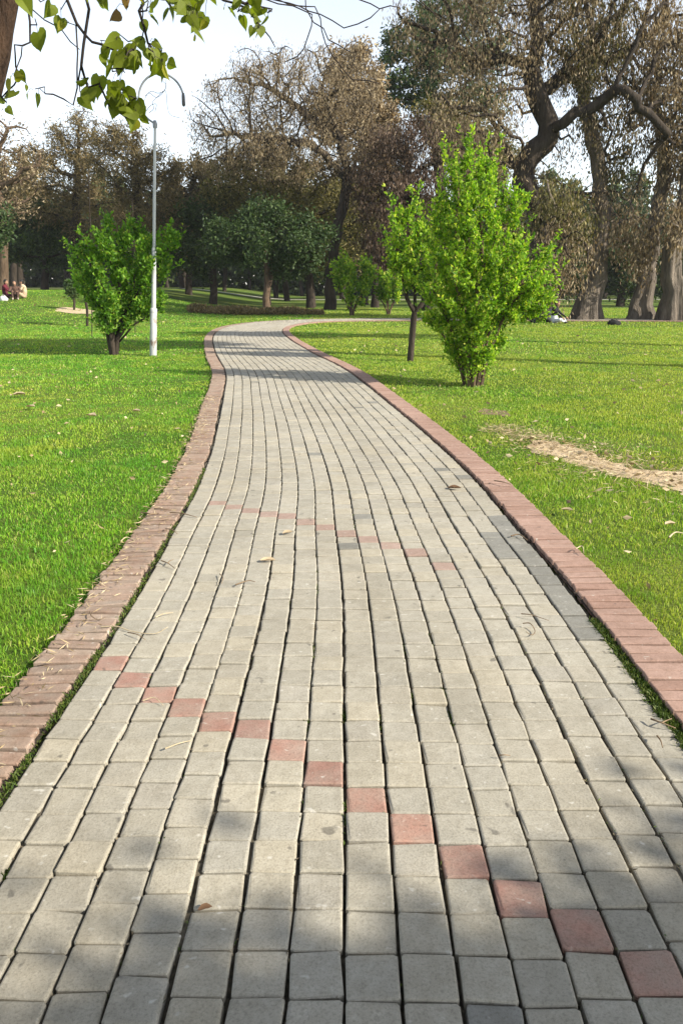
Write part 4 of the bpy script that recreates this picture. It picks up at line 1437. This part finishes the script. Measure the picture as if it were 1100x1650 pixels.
    A = np.concatenate([ellip(c, rd, n_, r) for c, rd, n_ in (((-1.8, 2.2, 5.4), (1.6, 1.6, 1.0), 150), ((0.5, 0.6, 5.3), (2.2, 2.0, 0.9), 240), ((-1.8, -1.6, 5.8), (2.4, 2.4, 1.1), 240), ((0.9, -2.8, 5.4), (2.2, 2.2, 0.9), 220), ((-3.6, 0.6, 5.4), (1.8, 2.2, 1.0), 160), ((0.0, -5.4, 5.6), (3.2, 2.0, 1.2), 220))])
    P, pr = colonize(nodes, par, A, 0.25, 0.35, 3.0, r=r, jit=0.25)
    w, rad, kids, chains = skeleton(P, pr, 0.07, 0.005, 0.45)
    tb = Tubes()
    for ch in chains:
        if len(ch) > 1: tb.add(P[ch] - base, rad[ch], 5)
    link('limb', tb.mesh('near_limb', M['bark_near']), root)
    ends = np.where(w <= 4)[0]
    n_ = 60000
    pk = ends[r.integers(0, len(ends), n_)]
    ax = r.normal(0, 0.5, (n_, 3)); ax[:, 2] -= 0.8
    V, Q = leaf_quads(P[pk] + r.normal(0, 0.13, (n_, 3)) - base, ax, 0.10 * r.uniform(0.7, 1.2, n_), 0.085, r)
    link('crown', mesh_np('near_crown', V, Q, mats=[M['leaf_deep']]), root)  # darker than the hanging leaves, so less light passes down to the pavers


near_tree()

# ------------------------------------------------------------------ lamp post
def lamp_post():
    Y = 17.7
    base = ground(240, Y)
    root = empty('lamp_post', base)
    tag(root, 'slim white lamp post with a bare ring-shaped grey arm on the left lawn', 'lamp post')
    top = at(250, 200, Y)
    ax = (top - base); H = np.linalg.norm(ax)

    def sect(name, t0, t1, r0, r1, mat, parent=root):
        tb = Tubes()
        ts = [t0, t0 + 0.004, (t0 + t1) / 2, t1 - 0.003, t1]
        rr = [r0 * 0.97, r0, (r0 + r1) / 2, r1, r1 * 0.9]
        tb.add(np.array([ax * t for t in ts]), rr, 20)
        return link(name, tb.mesh(name, mat), parent)
    sect('base_section', 0, 0.215, 0.078, 0.072, M['pole'])
    sect('middle_section', 0.214, 0.49, 0.052, 0.048, M['pole'])
    sect('upper_section', 0.488, 1.0, 0.034, 0.027, M['pole'])
    tb = Tubes()
    tb.add(np.array([ax * 0.205, ax * 0.22, ax * 0.226]), [0.076, 0.077, 0.054], 20)
    link('collar', tb.mesh('collar', M['pole']), root)
    # ring arm: starts at the pole top, runs left, up and over to the right
    c = at(260, 160, Y) - base
    rad = mpx(34, Y)
    th = np.linspace(R(252), R(8), 40)
    P = np.array([c + np.array((math.cos(a) * rad, 0, math.sin(a) * rad * 1.04)) for a in th])
    P = np.concatenate([[ax], P])
    tb = Tubes(); tb.add(P, np.full(len(P), 0.021), 8)
    arm = link('ring_arm', tb.mesh('ring_arm', M['hoop']), root)
    e = P[-1]
    tb = Tubes(); tb.add(np.array([e + (0, 0, 0.05), e, e - (0, 0, 0.16), e - (0, 0, 0.2)]), [0.025, 0.034, 0.038, 0.02], 10)
    link('lamp_socket', tb.mesh('lamp_socket', M['wire']), arm)
    tb = Tubes(); tb.add(np.array([ax * 0.985, ax * 1.0, ax + (0.0, 0, 0.07)]), [0.045, 0.05, 0.03], 12)
    link('bracket', tb.mesh('bracket', M['hoop']), root)
    r = np.random.default_rng(8)
    for pts in ([(232, 163), (240, 150), (252, 157), (262, 150), (268, 138), (262, 130)], [(240, 182), (248, 175), (246, 165), (252, 158), (263, 147), (268, 150), (270, 172), (275, 185), (290, 190)],
                [(268, 128), (266, 145), (255, 150), (244, 147), (234, 155)], [(235, 180), (243, 170), (252, 168), (250, 180)]):
        p = catmull([tuple(at(x, y, Y + r.uniform(-0.1, 0.1)) - base) for x, y in pts], 6)
        tb = Tubes(); tb.add(p, np.full(len(p), 0.006), 4)
        link('hanging_wire', tb.mesh('hanging_wire', M['wire']), root)


lamp_post()

# ------------------------------------------------------------------ people
SKIN = plain('skin', (0.30, 0.17, 0.11), 0.6, var=0.1)
HAIR = plain('black_hair', (0.012, 0.010, 0.009), 0.5)


def person(label, loc, rz, joints, cloth, group=None):
    """joints: dict; one skin from tapering limbs fused by a voxel remesh"""
    bones = []

    def cap(a, b, ra, rb, part):
        bones.append((np.array(a, float), np.array(b, float), ra, rb, part))
    J = joints
    cap(J['hip'], J['waist'], 0.15, 0.135, 'lower'); cap(J['waist'], J['chest'], 0.135, 0.155, 'upper'); cap(J['chest'], J['neck'], 0.15, 0.07, 'upper')
    cap(J['neck'], J['head'], 0.055, 0.06, 'skin'); hd = np.array(J['head'], float)
    f = np.array(J.get('face', (0, -1, 0)), float)
    cap(hd, hd + (0, 0, 0.06), 0.085, 0.092, 'skin'); cap(hd + f * 0.03 - (0, 0, 0.06), hd + f * 0.035, 0.05, 0.07, 'skin'); cap(hd + f * 0.09, hd + f * 0.105 - (0, 0, 0.02), 0.014, 0.016, 'skin')
    for s in ('l', 'r'):
        sh, el, wr, kn, an, to, hp = (J[q + s] for q in ('sh_', 'el_', 'wr_', 'kn_', 'an_', 'to_', 'hp_'))
        cap(J['chest'], sh, 0.09, 0.072, 'upper'); cap(sh, el, 0.062, 0.048, 'upper'); cap(el, wr, 0.045, 0.032, 'upper' if cloth.get('long') else 'skin')
        d = np.array(wr, float) - np.array(el, float); d /= np.linalg.norm(d)
        side = np.cross(d, (0, 0, 1.0)); side /= np.linalg.norm(side) + 1e-9
        pm = np.array(wr, float) + d * 0.08
        cap(wr, pm, 0.028, 0.034, 'skin')
        for q, ln in zip((-1.5, -0.5, 0.5, 1.5), (0.065, 0.085, 0.08, 0.06)):
            k1 = pm + side * q * 0.02 + d * 0.02; k2 = k1 + d * ln * 0.6; k3 = k2 + d * ln * 0.3 - np.array((0, 0, 0.02))
            cap(k1, k2, 0.010, 0.009, 'skin'); cap(k2, k3, 0.009, 0.008, 'skin')
        cap(np.array(wr) + d * 0.03, np.array(wr) + d * 0.06 + side * 0.055, 0.012, 0.010, 'skin')
        cap(hp, kn, 0.088, 0.062, 'lower'); cap(kn, an, 0.058, 0.042, 'lower'); cap(an, to, 0.042, 0.034, 'shoe')
    bm = bmesh.new()
    for a, b, ra, rb, part in bones:
        d = b - a; L = np.linalg.norm(d) + 1e-6
        q = Vector(d).to_track_quat('Z', 'Y').to_matrix().to_4x4()
        for p, rr in ((a, ra), (b, rb)):
            bmesh.ops.create_icosphere(bm, subdivisions=2, radius=rr, matrix=Matrix.Translation(Vector(p)))
        bmesh.ops.create_cone(bm, cap_ends=True, segments=12, radius1=ra, radius2=rb, depth=L, matrix=Matrix.Translation(Vector((a + b) / 2)) @ q)
    me = bpy.data.meshes.new('tmp'); bm.to_mesh(me); bm.free()
    ob = bpy.data.objects.new('tmp', me); COL.objects.link(ob)
    md = ob.modifiers.new('fuse', 'REMESH'); md.mode = 'VOXEL'; md.voxel_size = 0.015
    sm = ob.modifiers.new('smooth', 'SMOOTH'); sm.iterations = 4; sm.factor = 0.5
    dg = bpy.context.evaluated_depsgraph_get()
    body = bpy.data.meshes.new_from_object(ob.evaluated_get(dg))
    bpy.data.objects.remove(ob)
    body.name = 'person'
    body.materials.clear()
    parts = ['skin', 'upper', 'lower', 'shoe']
    for m in (SKIN, cloth['upper'], cloth['lower'], cloth['shoe']): body.materials.append(m)
    n = len(body.polygons)
    C = np.empty(n * 3); body.polygons.foreach_get('center', C); C = C.reshape(-1, 3)
    best = np.full(n, 1e9); mi = np.zeros(n, np.int32)
    for a, b, ra, rb, part in bones:
        ab = b - a
        t = np.clip(((C - a) @ ab) / (ab @ ab + 1e-9), 0, 1)
        d = np.linalg.norm(C - a - t[:, None] * ab, axis=1) - (ra + (rb - ra) * t)
        m = d < best
        best[m] = d[m]; mi[m] = parts.index(part)
    body.polygons.foreach_set('material_index', mi)
    body.polygons.foreach_set('use_smooth', np.ones(n, bool))
    o = link('person', body, None, loc)
    o.rotation_euler = (0, 0, rz)
    tag(o, label, 'person', group)
    # hair
    bm = bmesh.new()
    bmesh.ops.create_icosphere(bm, subdivisions=3, radius=1.0)
    rr = np.random.default_rng(3)
    cut = [v for v in bm.verts if v.co.z < -0.15 and v.co.x * f[0] + v.co.y * f[1] > -0.2 or v.co.x * f[0] + v.co.y * f[1] > 0.72 and v.co.z < 0.45]
    bmesh.ops.delete(bm, geom=cut, context='VERTS')
    for v in bm.verts:
        v.co = Vector((v.co.x * 0.104, v.co.y * 0.108, v.co.z * (0.105 if v.co.z > 0 else cloth.get('hair', 0.12)))) * (1 + 0.04 * rr.random()) + Vector(hd + (0, 0, 0.055) - f * 0.012)
    hm = bpy.data.meshes.new('hair'); bm.to_mesh(hm); bm.free(); hm.materials.append(cloth.get('hairmat', HAIR))
    link('hair', hm, o)
    return o


SIT = dict(hip=(0, 0, 0.14), waist=(0, 0.06, 0.33), chest=(0, 0.02, 0.55), neck=(0, -0.02, 0.70), head=(0, -0.05, 0.80), face=(0, -1, 0),
           sh_l=(-0.19, 0.02, 0.60), el_l=(-0.27, -0.16, 0.40), wr_l=(-0.15, -0.38, 0.42), sh_r=(0.19, 0.02, 0.60), el_r=(0.27, -0.16, 0.40), wr_r=(0.15, -0.38, 0.42),
           hp_l=(-0.10, -0.03, 0.12), kn_l=(-0.14, -0.42, 0.46), an_l=(-0.12, -0.64, 0.08), to_l=(-0.13, -0.82, 0.04),
           hp_r=(0.10, -0.03, 0.12), kn_r=(0.14, -0.42, 0.46), an_r=(0.12, -0.64, 0.08), to_r=(0.13, -0.82, 0.04))
CROSS = dict(SIT, kn_l=(-0.36, -0.28, 0.18), an_l=(0.05, -0.42, 0.07), to_l=(0.18, -0.48, 0.05), kn_r=(0.36, -0.28, 0.18), an_r=(-0.05, -0.46, 0.07), to_r=(-0.18, -0.54, 0.05),
             wr_l=(-0.30, -0.36, 0.27), wr_r=(0.30, -0.36, 0.27))
LEAN = dict(SIT, waist=(0, 0.10, 0.28), chest=(0, 0.24, 0.46), neck=(0, 0.32, 0.60), head=(0, 0.32, 0.70), sh_l=(-0.19, 0.28, 0.50), sh_r=(0.19, 0.28, 0.50), el_l=(-0.24, 0.42, 0.27), wr_l=(-0.22, 0.46, 0.07), el_r=(0.24, 0.42, 0.27), wr_r=(0.22, 0.46, 0.07),
            kn_l=(-0.12, -0.45, 0.20), an_l=(-0.12, -0.85, 0.07), to_l=(-0.14, -0.93, 0.16), kn_r=(0.12, -0.44, 0.32), an_r=(0.12, -0.78, 0.08), to_r=(0.12, -0.94, 0.06))
cl = lambda n, c: plain(n, c, 0.9, var=0.3, scale=6)
shoe = cl('dark_shoe', (0.03, 0.028, 0.026))


def on_lawn(x, Y):
    X = at(x, 470, Y)[0]
    return (X, Y, float(gz(X, Y)) - 0.01)


YP = 42.0
person('seated person in dark maroon leaning back at the left border of the left group', on_lawn(10, YP), R(100), CROSS, dict(upper=cl('maroon_cloth', (0.10, 0.012, 0.022)), lower=cl('maroon_cloth_low', (0.07, 0.014, 0.02)), shoe=shoe, long=True, hair=0.2))
person('seated person in brown with knees drawn up in the middle of the left group', on_lawn(25, YP - 0.6), R(20), SIT, dict(upper=cl('brown_cloth', (0.09, 0.05, 0.035)), lower=cl('brown_cloth_low', (0.07, 0.04, 0.03)), shoe=cl('pale_shoe', (0.4, 0.33, 0.26)), long=True, hair=0.2))
person('seated person in cream clothes at the right of the left group', on_lawn(38, YP + 0.3), R(-70), SIT, dict(upper=cl('cream_cloth', (0.48, 0.36, 0.24)), lower=cl('cream_cloth_low', (0.42, 0.30, 0.20)), shoe=shoe, long=True, hair=0.2))
person('seated person in black with white trousers on the right lawn', on_lawn(897, 33.2), R(60), CROSS, dict(upper=cl('black_cloth', (0.012, 0.012, 0.013)), lower=cl('white_cloth', (0.55, 0.56, 0.58)), shoe=shoe, long=True))
person('reclining person in grey beside the one in black on the right lawn', on_lawn(886, 33.9), R(-60), LEAN, dict(upper=cl('grey_cloth', (0.22, 0.22, 0.21)), lower=cl('dark_cloth', (0.04, 0.04, 0.042)), shoe=shoe, long=True))


def bundle(name, label, cat, loc, size, mat, seed, knob=None):
    r = np.random.default_rng(seed)
    bm = bmesh.new()
    bmesh.ops.create_icosphere(bm, subdivisions=3, radius=1)
    for v in bm.verts:
        n = 1 + 0.12 * math.sin(v.co.x * 5 + seed) * math.cos(v.co.y * 4) + 0.08 * math.sin(v.co.z * 9 + v.co.x * 7)
        v.co = Vector((v.co.x * size[0] * n, v.co.y * size[1] * n, max(-0.35, v.co.z) * size[2] * n + size[2] * 0.35))
    me = bpy.data.meshes.new(name); bm.to_mesh(me); bm.free(); me.materials.append(mat)
    for p in me.polygons: p.use_smooth = True
    root = link(name, me, None, loc)
    tag(root, label, cat)
    tb = Tubes()
    th = np.linspace(0, math.pi, 12)
    tb.add(np.stack([np.cos(th) * size[0] * 0.45, np.full(12, 0.0), size[2] * 1.15 + np.sin(th) * size[2] * 0.4], -1), np.full(12, 0.015), 6)
    link('handle', tb.mesh('handle', mat), root)
    return root


bundle('bag', 'slumped black bag lying alone on the right lawn', 'bag', on_lawn(993, 32.0), (0.27, 0.17, 0.16), cl('black_bag', (0.012, 0.012, 0.012)), 4)
bundle('bag', 'rounded white bag on the grass beside the person in maroon', 'bag', on_lawn(5, YP - 1.4), (0.22, 0.18, 0.18), cl('white_bag', (0.6, 0.58, 0.56)), 5)

# ------------------------------------------------------------------ dry bed, bare patch on the left
r = np.random.default_rng(61)
n_ = 9000
xp = r.uniform(300, 520, n_)
Yb_ = r.uniform(42.5, 46.5, n_)
X = (xp - 550) / FPX * Yb_ * 0.955
h = 0.08 + 0.30 * vnoise(X, Yb_, 0.7, 14) ** 1.5
h *= np.clip((xp - 296) / 12, 0.3, 1) * np.clip((528 - xp) / 60, 0.15, 1)
z = gz(X, Yb_) + h * r.random(n_) ** 0.7
ax = r.normal(0, 0.5, (n_, 3)); ax[:, 2] += 0.6
V, Q = leaf_quads(np.stack([X, Yb_, z], -1), ax, 0.22 * r.uniform(0.6, 1.3, n_), 0.06, r)
o = link('dry_plants', mesh_np('dry_plants', V, Q, mats=[M['leaf_feather']]))
tag(o, 'low withered brown plants in the long bed beyond the bend', 'plants', kind='stuff')


def lp(x, y, Y):
    p = at(x, y, Y); return (p[0], p[1])


blob_sheet('bare_soil', [lp(x, 470, Y_) for x, Y_ in ((88, 37), (112, 36.2), (140, 36.5), (150, 38.5), (118, 39.3), (95, 38.6))], 0.012, M['soil'], 0.2, 9, 'pale bare patch on the left lawn beside the tiny sapling', 'soil')

# ------------------------------------------------------------------ moss and weeds in the joints
def tuft_blades(cx_, cy_, n, spread, h, w, r, z0):
    x = cx_ + r.normal(0, spread, n); y = cy_ + r.normal(0, spread, n)
    a = r.uniform(0, 6.28, n); pos = np.stack([x, y, np.full(n, z0)], -1)
    ax = r.normal(0, 0.7, (n, 3)); ax[:, 2] = np.abs(ax[:, 2]) + 0.35
    return leaf_quads(pos, ax, h * r.uniform(0.5, 1.3, n), w, r)


def moss_strip(label, side, s0, s1, n, width, h, seed):
    r = np.random.default_rng(seed)
    s = r.uniform(s0, s1, n)
    dn = vnoise(s, 1.0, 0.12, seed) * 0.5 + vnoise(s, 2.0, 0.45, seed + 1) * 0.5
    s = s[r.random(n) < np.clip((dn - 0.28) * 3, 0.03, 1)]
    off = side * (HALF + 0.014 + r.normal(0, width, len(s)))
    x, y, _ = on_path(s, off)
    z = np.full(len(s), 0.004) + r.uniform(0, 0.012, len(s))
    ax = r.normal(0, 0.7, (len(s), 3)); ax[:, 2] = np.abs(ax[:, 2]) + 0.3
    V, Q = leaf_quads(np.stack([x, y, z], -1), ax, h * r.uniform(0.5, 1.4, len(s)), h * 0.3, r)
    o = link('moss', mesh_np('moss', V, Q, mats=[M['moss']]))
    tag(o, label, 'moss', kind='stuff')


moss_strip('green moss filling the joint along the near left brick edging', -1, 1.2, 3.0, 3400, 0.009, 0.015, 91)
moss_strip('sparse moss tufts along the middle of the left brick edging', -1, 3.0, 6.5, 1500, 0.007, 0.020, 93)
moss_strip('dark green moss spilling from the joint along the near right brick edging', 1, 1.9, 3.3, 5200, 0.014, 0.018, 92)

weed_px = [(490, 1110), (543, 1160), (645, 1135), (700, 1105), (650, 1050), (498, 930), (527, 960), (562, 800), (603, 1175), (680, 1052), (708, 1130), (490, 1060), (557, 1330), (15, 1435), (705, 1165), (487, 1180)]
for q, (x, y) in enumerate(weed_px):
    r = np.random.default_rng(900 + q)
    gx_, gy_ = gp(x, y)
    c_ = round((gx_ - float(np.interp(gy_, CL[:200, 1], CL[:200, 0]))) / PITCH_X - 0.5) + 0.5
    gx_ = c_ * PITCH_X + float(np.interp(gy_, CL[:200, 1], CL[:200, 0]))
    V_, Q_ = [], []
    nb = 0
    for t in range(5):
        v, f = tuft_blades(0, r.normal(0, 0.03), 26, 0.005, 0.017, 0.005, r, 0)
        V_.append(v); Q_.append(f + nb); nb += len(v)
    o = link('weed', mesh_np('weed', np.concatenate(V_), np.concatenate(Q_), mats=[M['moss']]), None, (gx_, gy_, 0.002))
    tag(o, 'tiny weed sprouting from a joint between the grey pavers', 'weed', 'weeds in the paver joints')

r = np.random.default_rng(640)
n_ = 5200
sv = r.uniform(1.1, 8.5, n_); jo = r.integers(0, NCOL + 1, n_)
kp = r.random(n_) < np.clip(vnoise(jo * 3.7, sv, 0.5, 44) * 1.9 - 0.55, 0.02, 1)
sv, jo = sv[kp], jo[kp]
x, y, _ = on_path(sv, (jo - NCOL / 2) * PITCH_X + r.normal(0, 0.0045, len(sv)))
ax = r.normal(0, 0.4, (len(x), 3)); ax[:, 1] += r.choice((-1, 1), len(x)) * 0.8; ax[:, 2] = np.abs(ax[:, 2]) * 0.35
V, Q = leaf_quads(np.stack([x, y, r.uniform(0.008, 0.019, len(x))], -1), ax, r.uniform(0.006, 0.019, len(x)), r.uniform(0.003, 0.006, len(x)), r)
o = link('joint_debris', mesh_np('joint_debris', V, Q, mats=[M['debris']]))
tag(o, 'crumbs of soil, moss and leaf caught in the paver joints', 'debris', kind='stuff')

# ------------------------------------------------------------------ twigs and fallen leaves
def twig(label, px, mat, rad, z=0.028, branch=None, seed=0, cat='twig'):
    pts = [gp(*p) for p in px]
    d = [(p[0], p[1], z + 0.006 + 0.006 * math.sin(q * 1.9 + seed)) for q, p in enumerate(pts)]
    P = catmull(d, 6)
    b = P[0].copy(); b[2] = z
    tb = Tubes(); tb.add(P - b, np.linspace(rad, rad * 0.45, len(P)), 5)
    if branch:
        Pb = catmull([tuple(P[len(P) // 2])] + [(p[0], p[1], z + 0.012) for p in [gp(*q) for q in branch]], 5)
        tb.add(Pb - b, np.linspace(rad * 0.8, rad * 0.4, len(Pb)), 4)
    o = link('twig', tb.mesh('twig', mat), None, b)
    tag(o, label, cat, 'fallen twigs')


ZB = 0.029
twig('dark curled twig hooked on the left brick edging', [(147, 1003), (150, 1012), (160, 1015), (172, 1011)], M['drytwig'], 0.0032, ZB)
twig('long pale stalk reaching from the left edging across two paver columns', [(165, 1028), (190, 1029), (215, 1034), (250, 1038), (272, 1030)], M['paletwig'], 0.003)
twig('pale thin stalk lying slantwise on the third paver column from the left', [(252, 1012), (265, 1008), (280, 1003)], M['paletwig'], 0.003)
twig('dark thin twig on pavers just below the long pale stalk', [(208, 1037), (222, 1042), (236, 1048)], M['drytwig'], 0.003)
twig('bent dark twig on the left pavers, forked', [(261, 918), (272, 924), (283, 930)], M['drytwig'], 0.004, branch=[(275, 920), (281, 918)])
twig('straight dark twig lying off the left edging onto the first pavers', [(275, 838), (295, 841), (318, 845)], M['drytwig'], 0.005)
twig('dark twig at the moss tuft on the left edging joint', [(268, 865), (278, 868), (287, 873)], M['drytwig'], 0.004)
twig('pair of dark twigs crossed on the left edging near the middle', [(228, 838), (245, 842), (255, 839)], M['drytwig'], 0.005, ZB, branch=[(240, 845), (245, 848)])
twig('thin dark twig across the worn bricks, upper left edging', [(250, 832), (265, 834), (278, 834)], M['drytwig'], 0.005, ZB)
twig('curly pale stalk caught on the left bricks by the grass', [(196, 886), (205, 881), (218, 884), (208, 888)], M['paletwig'], 0.004, ZB)
twig('pale twig lying on a paver below the slanting red line', [(268, 1229), (290, 1223), (310, 1214)], M['paletwig'], 0.003)
twig('short curved stalk on the pavers right of the red paver at far left', [(232, 1150), (250, 1147), (265, 1156)], M['paletwig'], 0.0025)
twig('thin looped stalk lying on the right-hand pavers', [(840, 1022), (852, 1024), (860, 1033), (855, 1040), (845, 1038)], M['drytwig'], 0.0028)
twig('dark straight twig above the looped stalk on the right-hand pavers', [(838, 1006), (855, 1010), (882, 1016)], M['drytwig'], 0.003)
twig('dark forked twig on the last pavers by the right edging', [(1045, 1180), (1062, 1189), (1085, 1194)], M['drytwig'], 0.004, branch=[(1068, 1186), (1078, 1182)])
twig('dark twig running along a joint near the right border', [(1055, 1208), (1060, 1218), (1064, 1226)], M['drytwig'], 0.0035)
twig('small hooked twig on a right-hand paver', [(802, 1240), (812, 1242), (820, 1239)], M['drytwig'], 0.0025)
twig('pale bent stalk on the pink bricks of the right edging', [(925, 905), (935, 902), (938, 912)], M['paletwig'], 0.0035, 0.052)
twig('dark little twig across the pink bricks further along the right edging', [(795, 790), (810, 794), (822, 796)], M['drytwig'], 0.005, 0.052)
twig('dark twig on the last paver column beside the right joint', [(822, 877), (835, 876), (848, 883)], M['drytwig'], 0.005)
twig('hair-thin twig bent beside the green joint, left centre of the path', [(355, 940), (360, 948), (358, 955)], M['drytwig'], 0.003)
twig('short dark twig in a joint, left centre of the path', [(380, 958), (400, 953), (412, 952)], M['drytwig'], 0.004)
twig('pale stalk poking out of the grass on the right, near the edging', [(1075, 880), (1085, 873), (1098, 872)], M['paletwig'], 0.006, 0.03)


def curled_leaf(label, x, y, size, seed, mat, z=0.027, group='fallen leaves'):
    r = np.random.default_rng(seed)
    V, Q = [], []
    n = 7
    for q in range(n):
        t = q / (n - 1)
        w = math.sin(math.pi * min(1, t * 0.94 + 0.04)) ** 0.8 * 0.30
        lift = 0.16 * (t - 0.4) ** 2 + 0.02
        for s in (-1, 0, 1):
            V.append(((t - 0.5) * size, s * w * size + 0.05 * size * math.sin(4 * t), (lift + abs(s) * w * (0.5 + 0.3 * r.random())) * size))
    for q in range(n - 1):
        for s in (0, 1):
            a = q * 3 + s
            Q.append((a, a + 1, a + 4, a + 3))
    gx_, gy_ = gp(x, y)
    o = link('fallen_leaf', mesh_np('fallen_leaf', V, Q, mats=[mat], smooth=True), None, (gx_, gy_, z))
    o.rotation_euler = (0, 0, r.uniform(-0.5, 0.5))
    tag(o, label, 'leaf', group)


BRL = leafmat('brown_leaf', [(0.0, (0.13, 0.075, 0.04)), (1.0, (0.16, 0.09, 0.05))], 0.1, (1, 0.9, 0.7))
PAL = leafmat('tan_leaf', [(0.0, (0.42, 0.33, 0.21)), (1.0, (0.48, 0.38, 0.25))], 0.15, (1, 0.9, 0.7))
curled_leaf('brown curled leaf lying on the pavers near the right edging', 731, 797, 0.10, 1, BRL)
curled_leaf('pale curled leaf on the path, left centre, nearer of two', 432, 917, 0.085, 2, PAL)
curled_leaf('small pale curled leaf on the path, left centre, farther of two', 464, 871, 0.07, 3, PAL)
curled_leaf('large tan leaf lying in the grass at the left', 32, 641, 0.17, 4, PAL, 0.02)
curled_leaf('tan leaf in the grass right of the larger one at the left', 50, 661, 0.14, 5, PAL, 0.02)
curled_leaf('pale leaf on the left lawn, halfway to the brick edging', 148, 676, 0.15, 6, PAL, 0.02)
curled_leaf('crumpled tan leaf on the left lawn nearest the brick edging', 220, 668, 0.12, 7, PAL, 0.02)
curled_leaf('pale leaf in the right grass beside the pink edging', 912, 832, 0.08, 8, PAL, 0.022)
curled_leaf('tan leaf in the right grass below the bare soil', 1078, 855, 0.08, 9, PAL, 0.022)
curled_leaf('dark leaf scrap wedged in a joint at the shadow edge', 332, 1488, 0.035, 10, BRL, 0.024)


def litter(label, n, seed, fn):
    r = np.random.default_rng(seed)
    x, y, s = fn(r, n)
    d = path_dist(x, y)
    k_ = d > 1.36
    x, y, s = x[k_], y[k_], s[k_]
    ax = r.normal(0, 1, (len(x), 3)); ax[:, 2] *= 0.25
    V, Q = leaf_quads(np.stack([x, y, gz(x, y) + 0.035], -1), ax, s, s * 0.55, r)
    o = link('leaf_litter', mesh_np('leaf_litter', V, Q, mats=[M['litter']]))
    tag(o, label, 'leaves', kind='stuff')


def lit_l(r, n):
    y = r.uniform(3, 40, n) ; y = np.where(r.random(n) < 0.4, r.uniform(4, 15, n), y)
    x = -r.uniform(0.0, 1.0, n) * (0.47 * y + 0.5)
    return x, y, r.uniform(0.025, 0.07, n) * np.clip(0.7 + y / 22, 0.7, 2.2)


def lit_r(r, n):
    x, y, s = lit_l(r, n)
    return -x, y, s


litter('small dry leaves scattered over the left lawn', 300, 95, lit_l)
litter('small dry leaves scattered over the right lawn', 360, 96, lit_r)


def lit_soil(r, n):
    i = r.integers(0, len(SOIL1), n); P = np.array(SOIL1)
    p = P[i] + r.normal(0, 0.22, (n, 2))
    return p[:, 0], p[:, 1], r.uniform(0.03, 0.075, n)


def straw(label, x, y, z, lo, hi, seed):
    r = np.random.default_rng(seed)
    ax = r.normal(0, 1, (len(x), 3)); ax[:, 2] = np.abs(ax[:, 2]) * 0.22
    V, Q = leaf_quads(np.stack([x, y, z], -1), ax, r.uniform(lo, hi, len(x)), 0.004 + 0.002 * r.random(len(x)), r)
    o = link('straw', mesh_np('straw', V, Q, mats=[M['litter']]))
    tag(o, label, 'straw', kind='stuff')


r = np.random.default_rng(98)
n_ = 1500
sv = r.uniform(1.2, 11, n_)
x, y, _ = on_path(sv, -(HALF + 0.03 + 0.25 * r.beta(2.2, 1.0, n_)))
straw('dry straw and bits of stalk strewn over the left brick edging', x, y, np.full(n_, 0.026), 0.015, 0.07, 99)
P_ = np.array(SOIL1)
n_ = 2600
p_ = P_[r.integers(0, len(P_), n_)] * 0.5 + P_[r.integers(0, len(P_), n_)] * 0.5
sel = r.random(n_)
c0, c1 = np.array(gp(800, 690)), np.array(gp(1110, 790))
p_ = c0 + (c1 - c0) * sel[:, None] + r.normal(0, 1, (n_, 2)) * (0.12 + 0.3 * sel[:, None])
straw('dead straw-coloured grass fringing the bare soil strip on the right', p_[:, 0], p_[:, 1], gz(p_[:, 0], p_[:, 1]) + 0.02, 0.04, 0.12, 100)
litter('dry leaves and straw gathered along the bare soil strip on the right', 130, 97, lit_soil)

# ------------------------------------------------------------------ thin haze
hz = NT('haze')
pvol = hz.n('ShaderNodeVolumePrincipled')
pvol.inputs['Color'].default_value = (0.90, 0.93, 0.97, 1)
pvol.inputs['Density'].default_value = 0.00028
pvol.inputs['Anisotropy'].default_value = 0.2
hz.l(pvol.outputs[0], hz.out.inputs['Volume'])
hv = [(x_, y_, z_) for x_ in (-275, 275) for y_ in (-50, 430) for z_ in (-1.2, 42)]
hq = [(0, 1, 3, 2), (4, 6, 7, 5), (0, 4, 5, 1), (2, 3, 7, 6), (0, 2, 6, 4), (1, 5, 7, 3)]
ho = link('haze', mesh_np('haze', hv, hq, mats=[hz.m]))
tag(ho, 'thin pale haze softening the far trees', 'haze', kind='stuff')
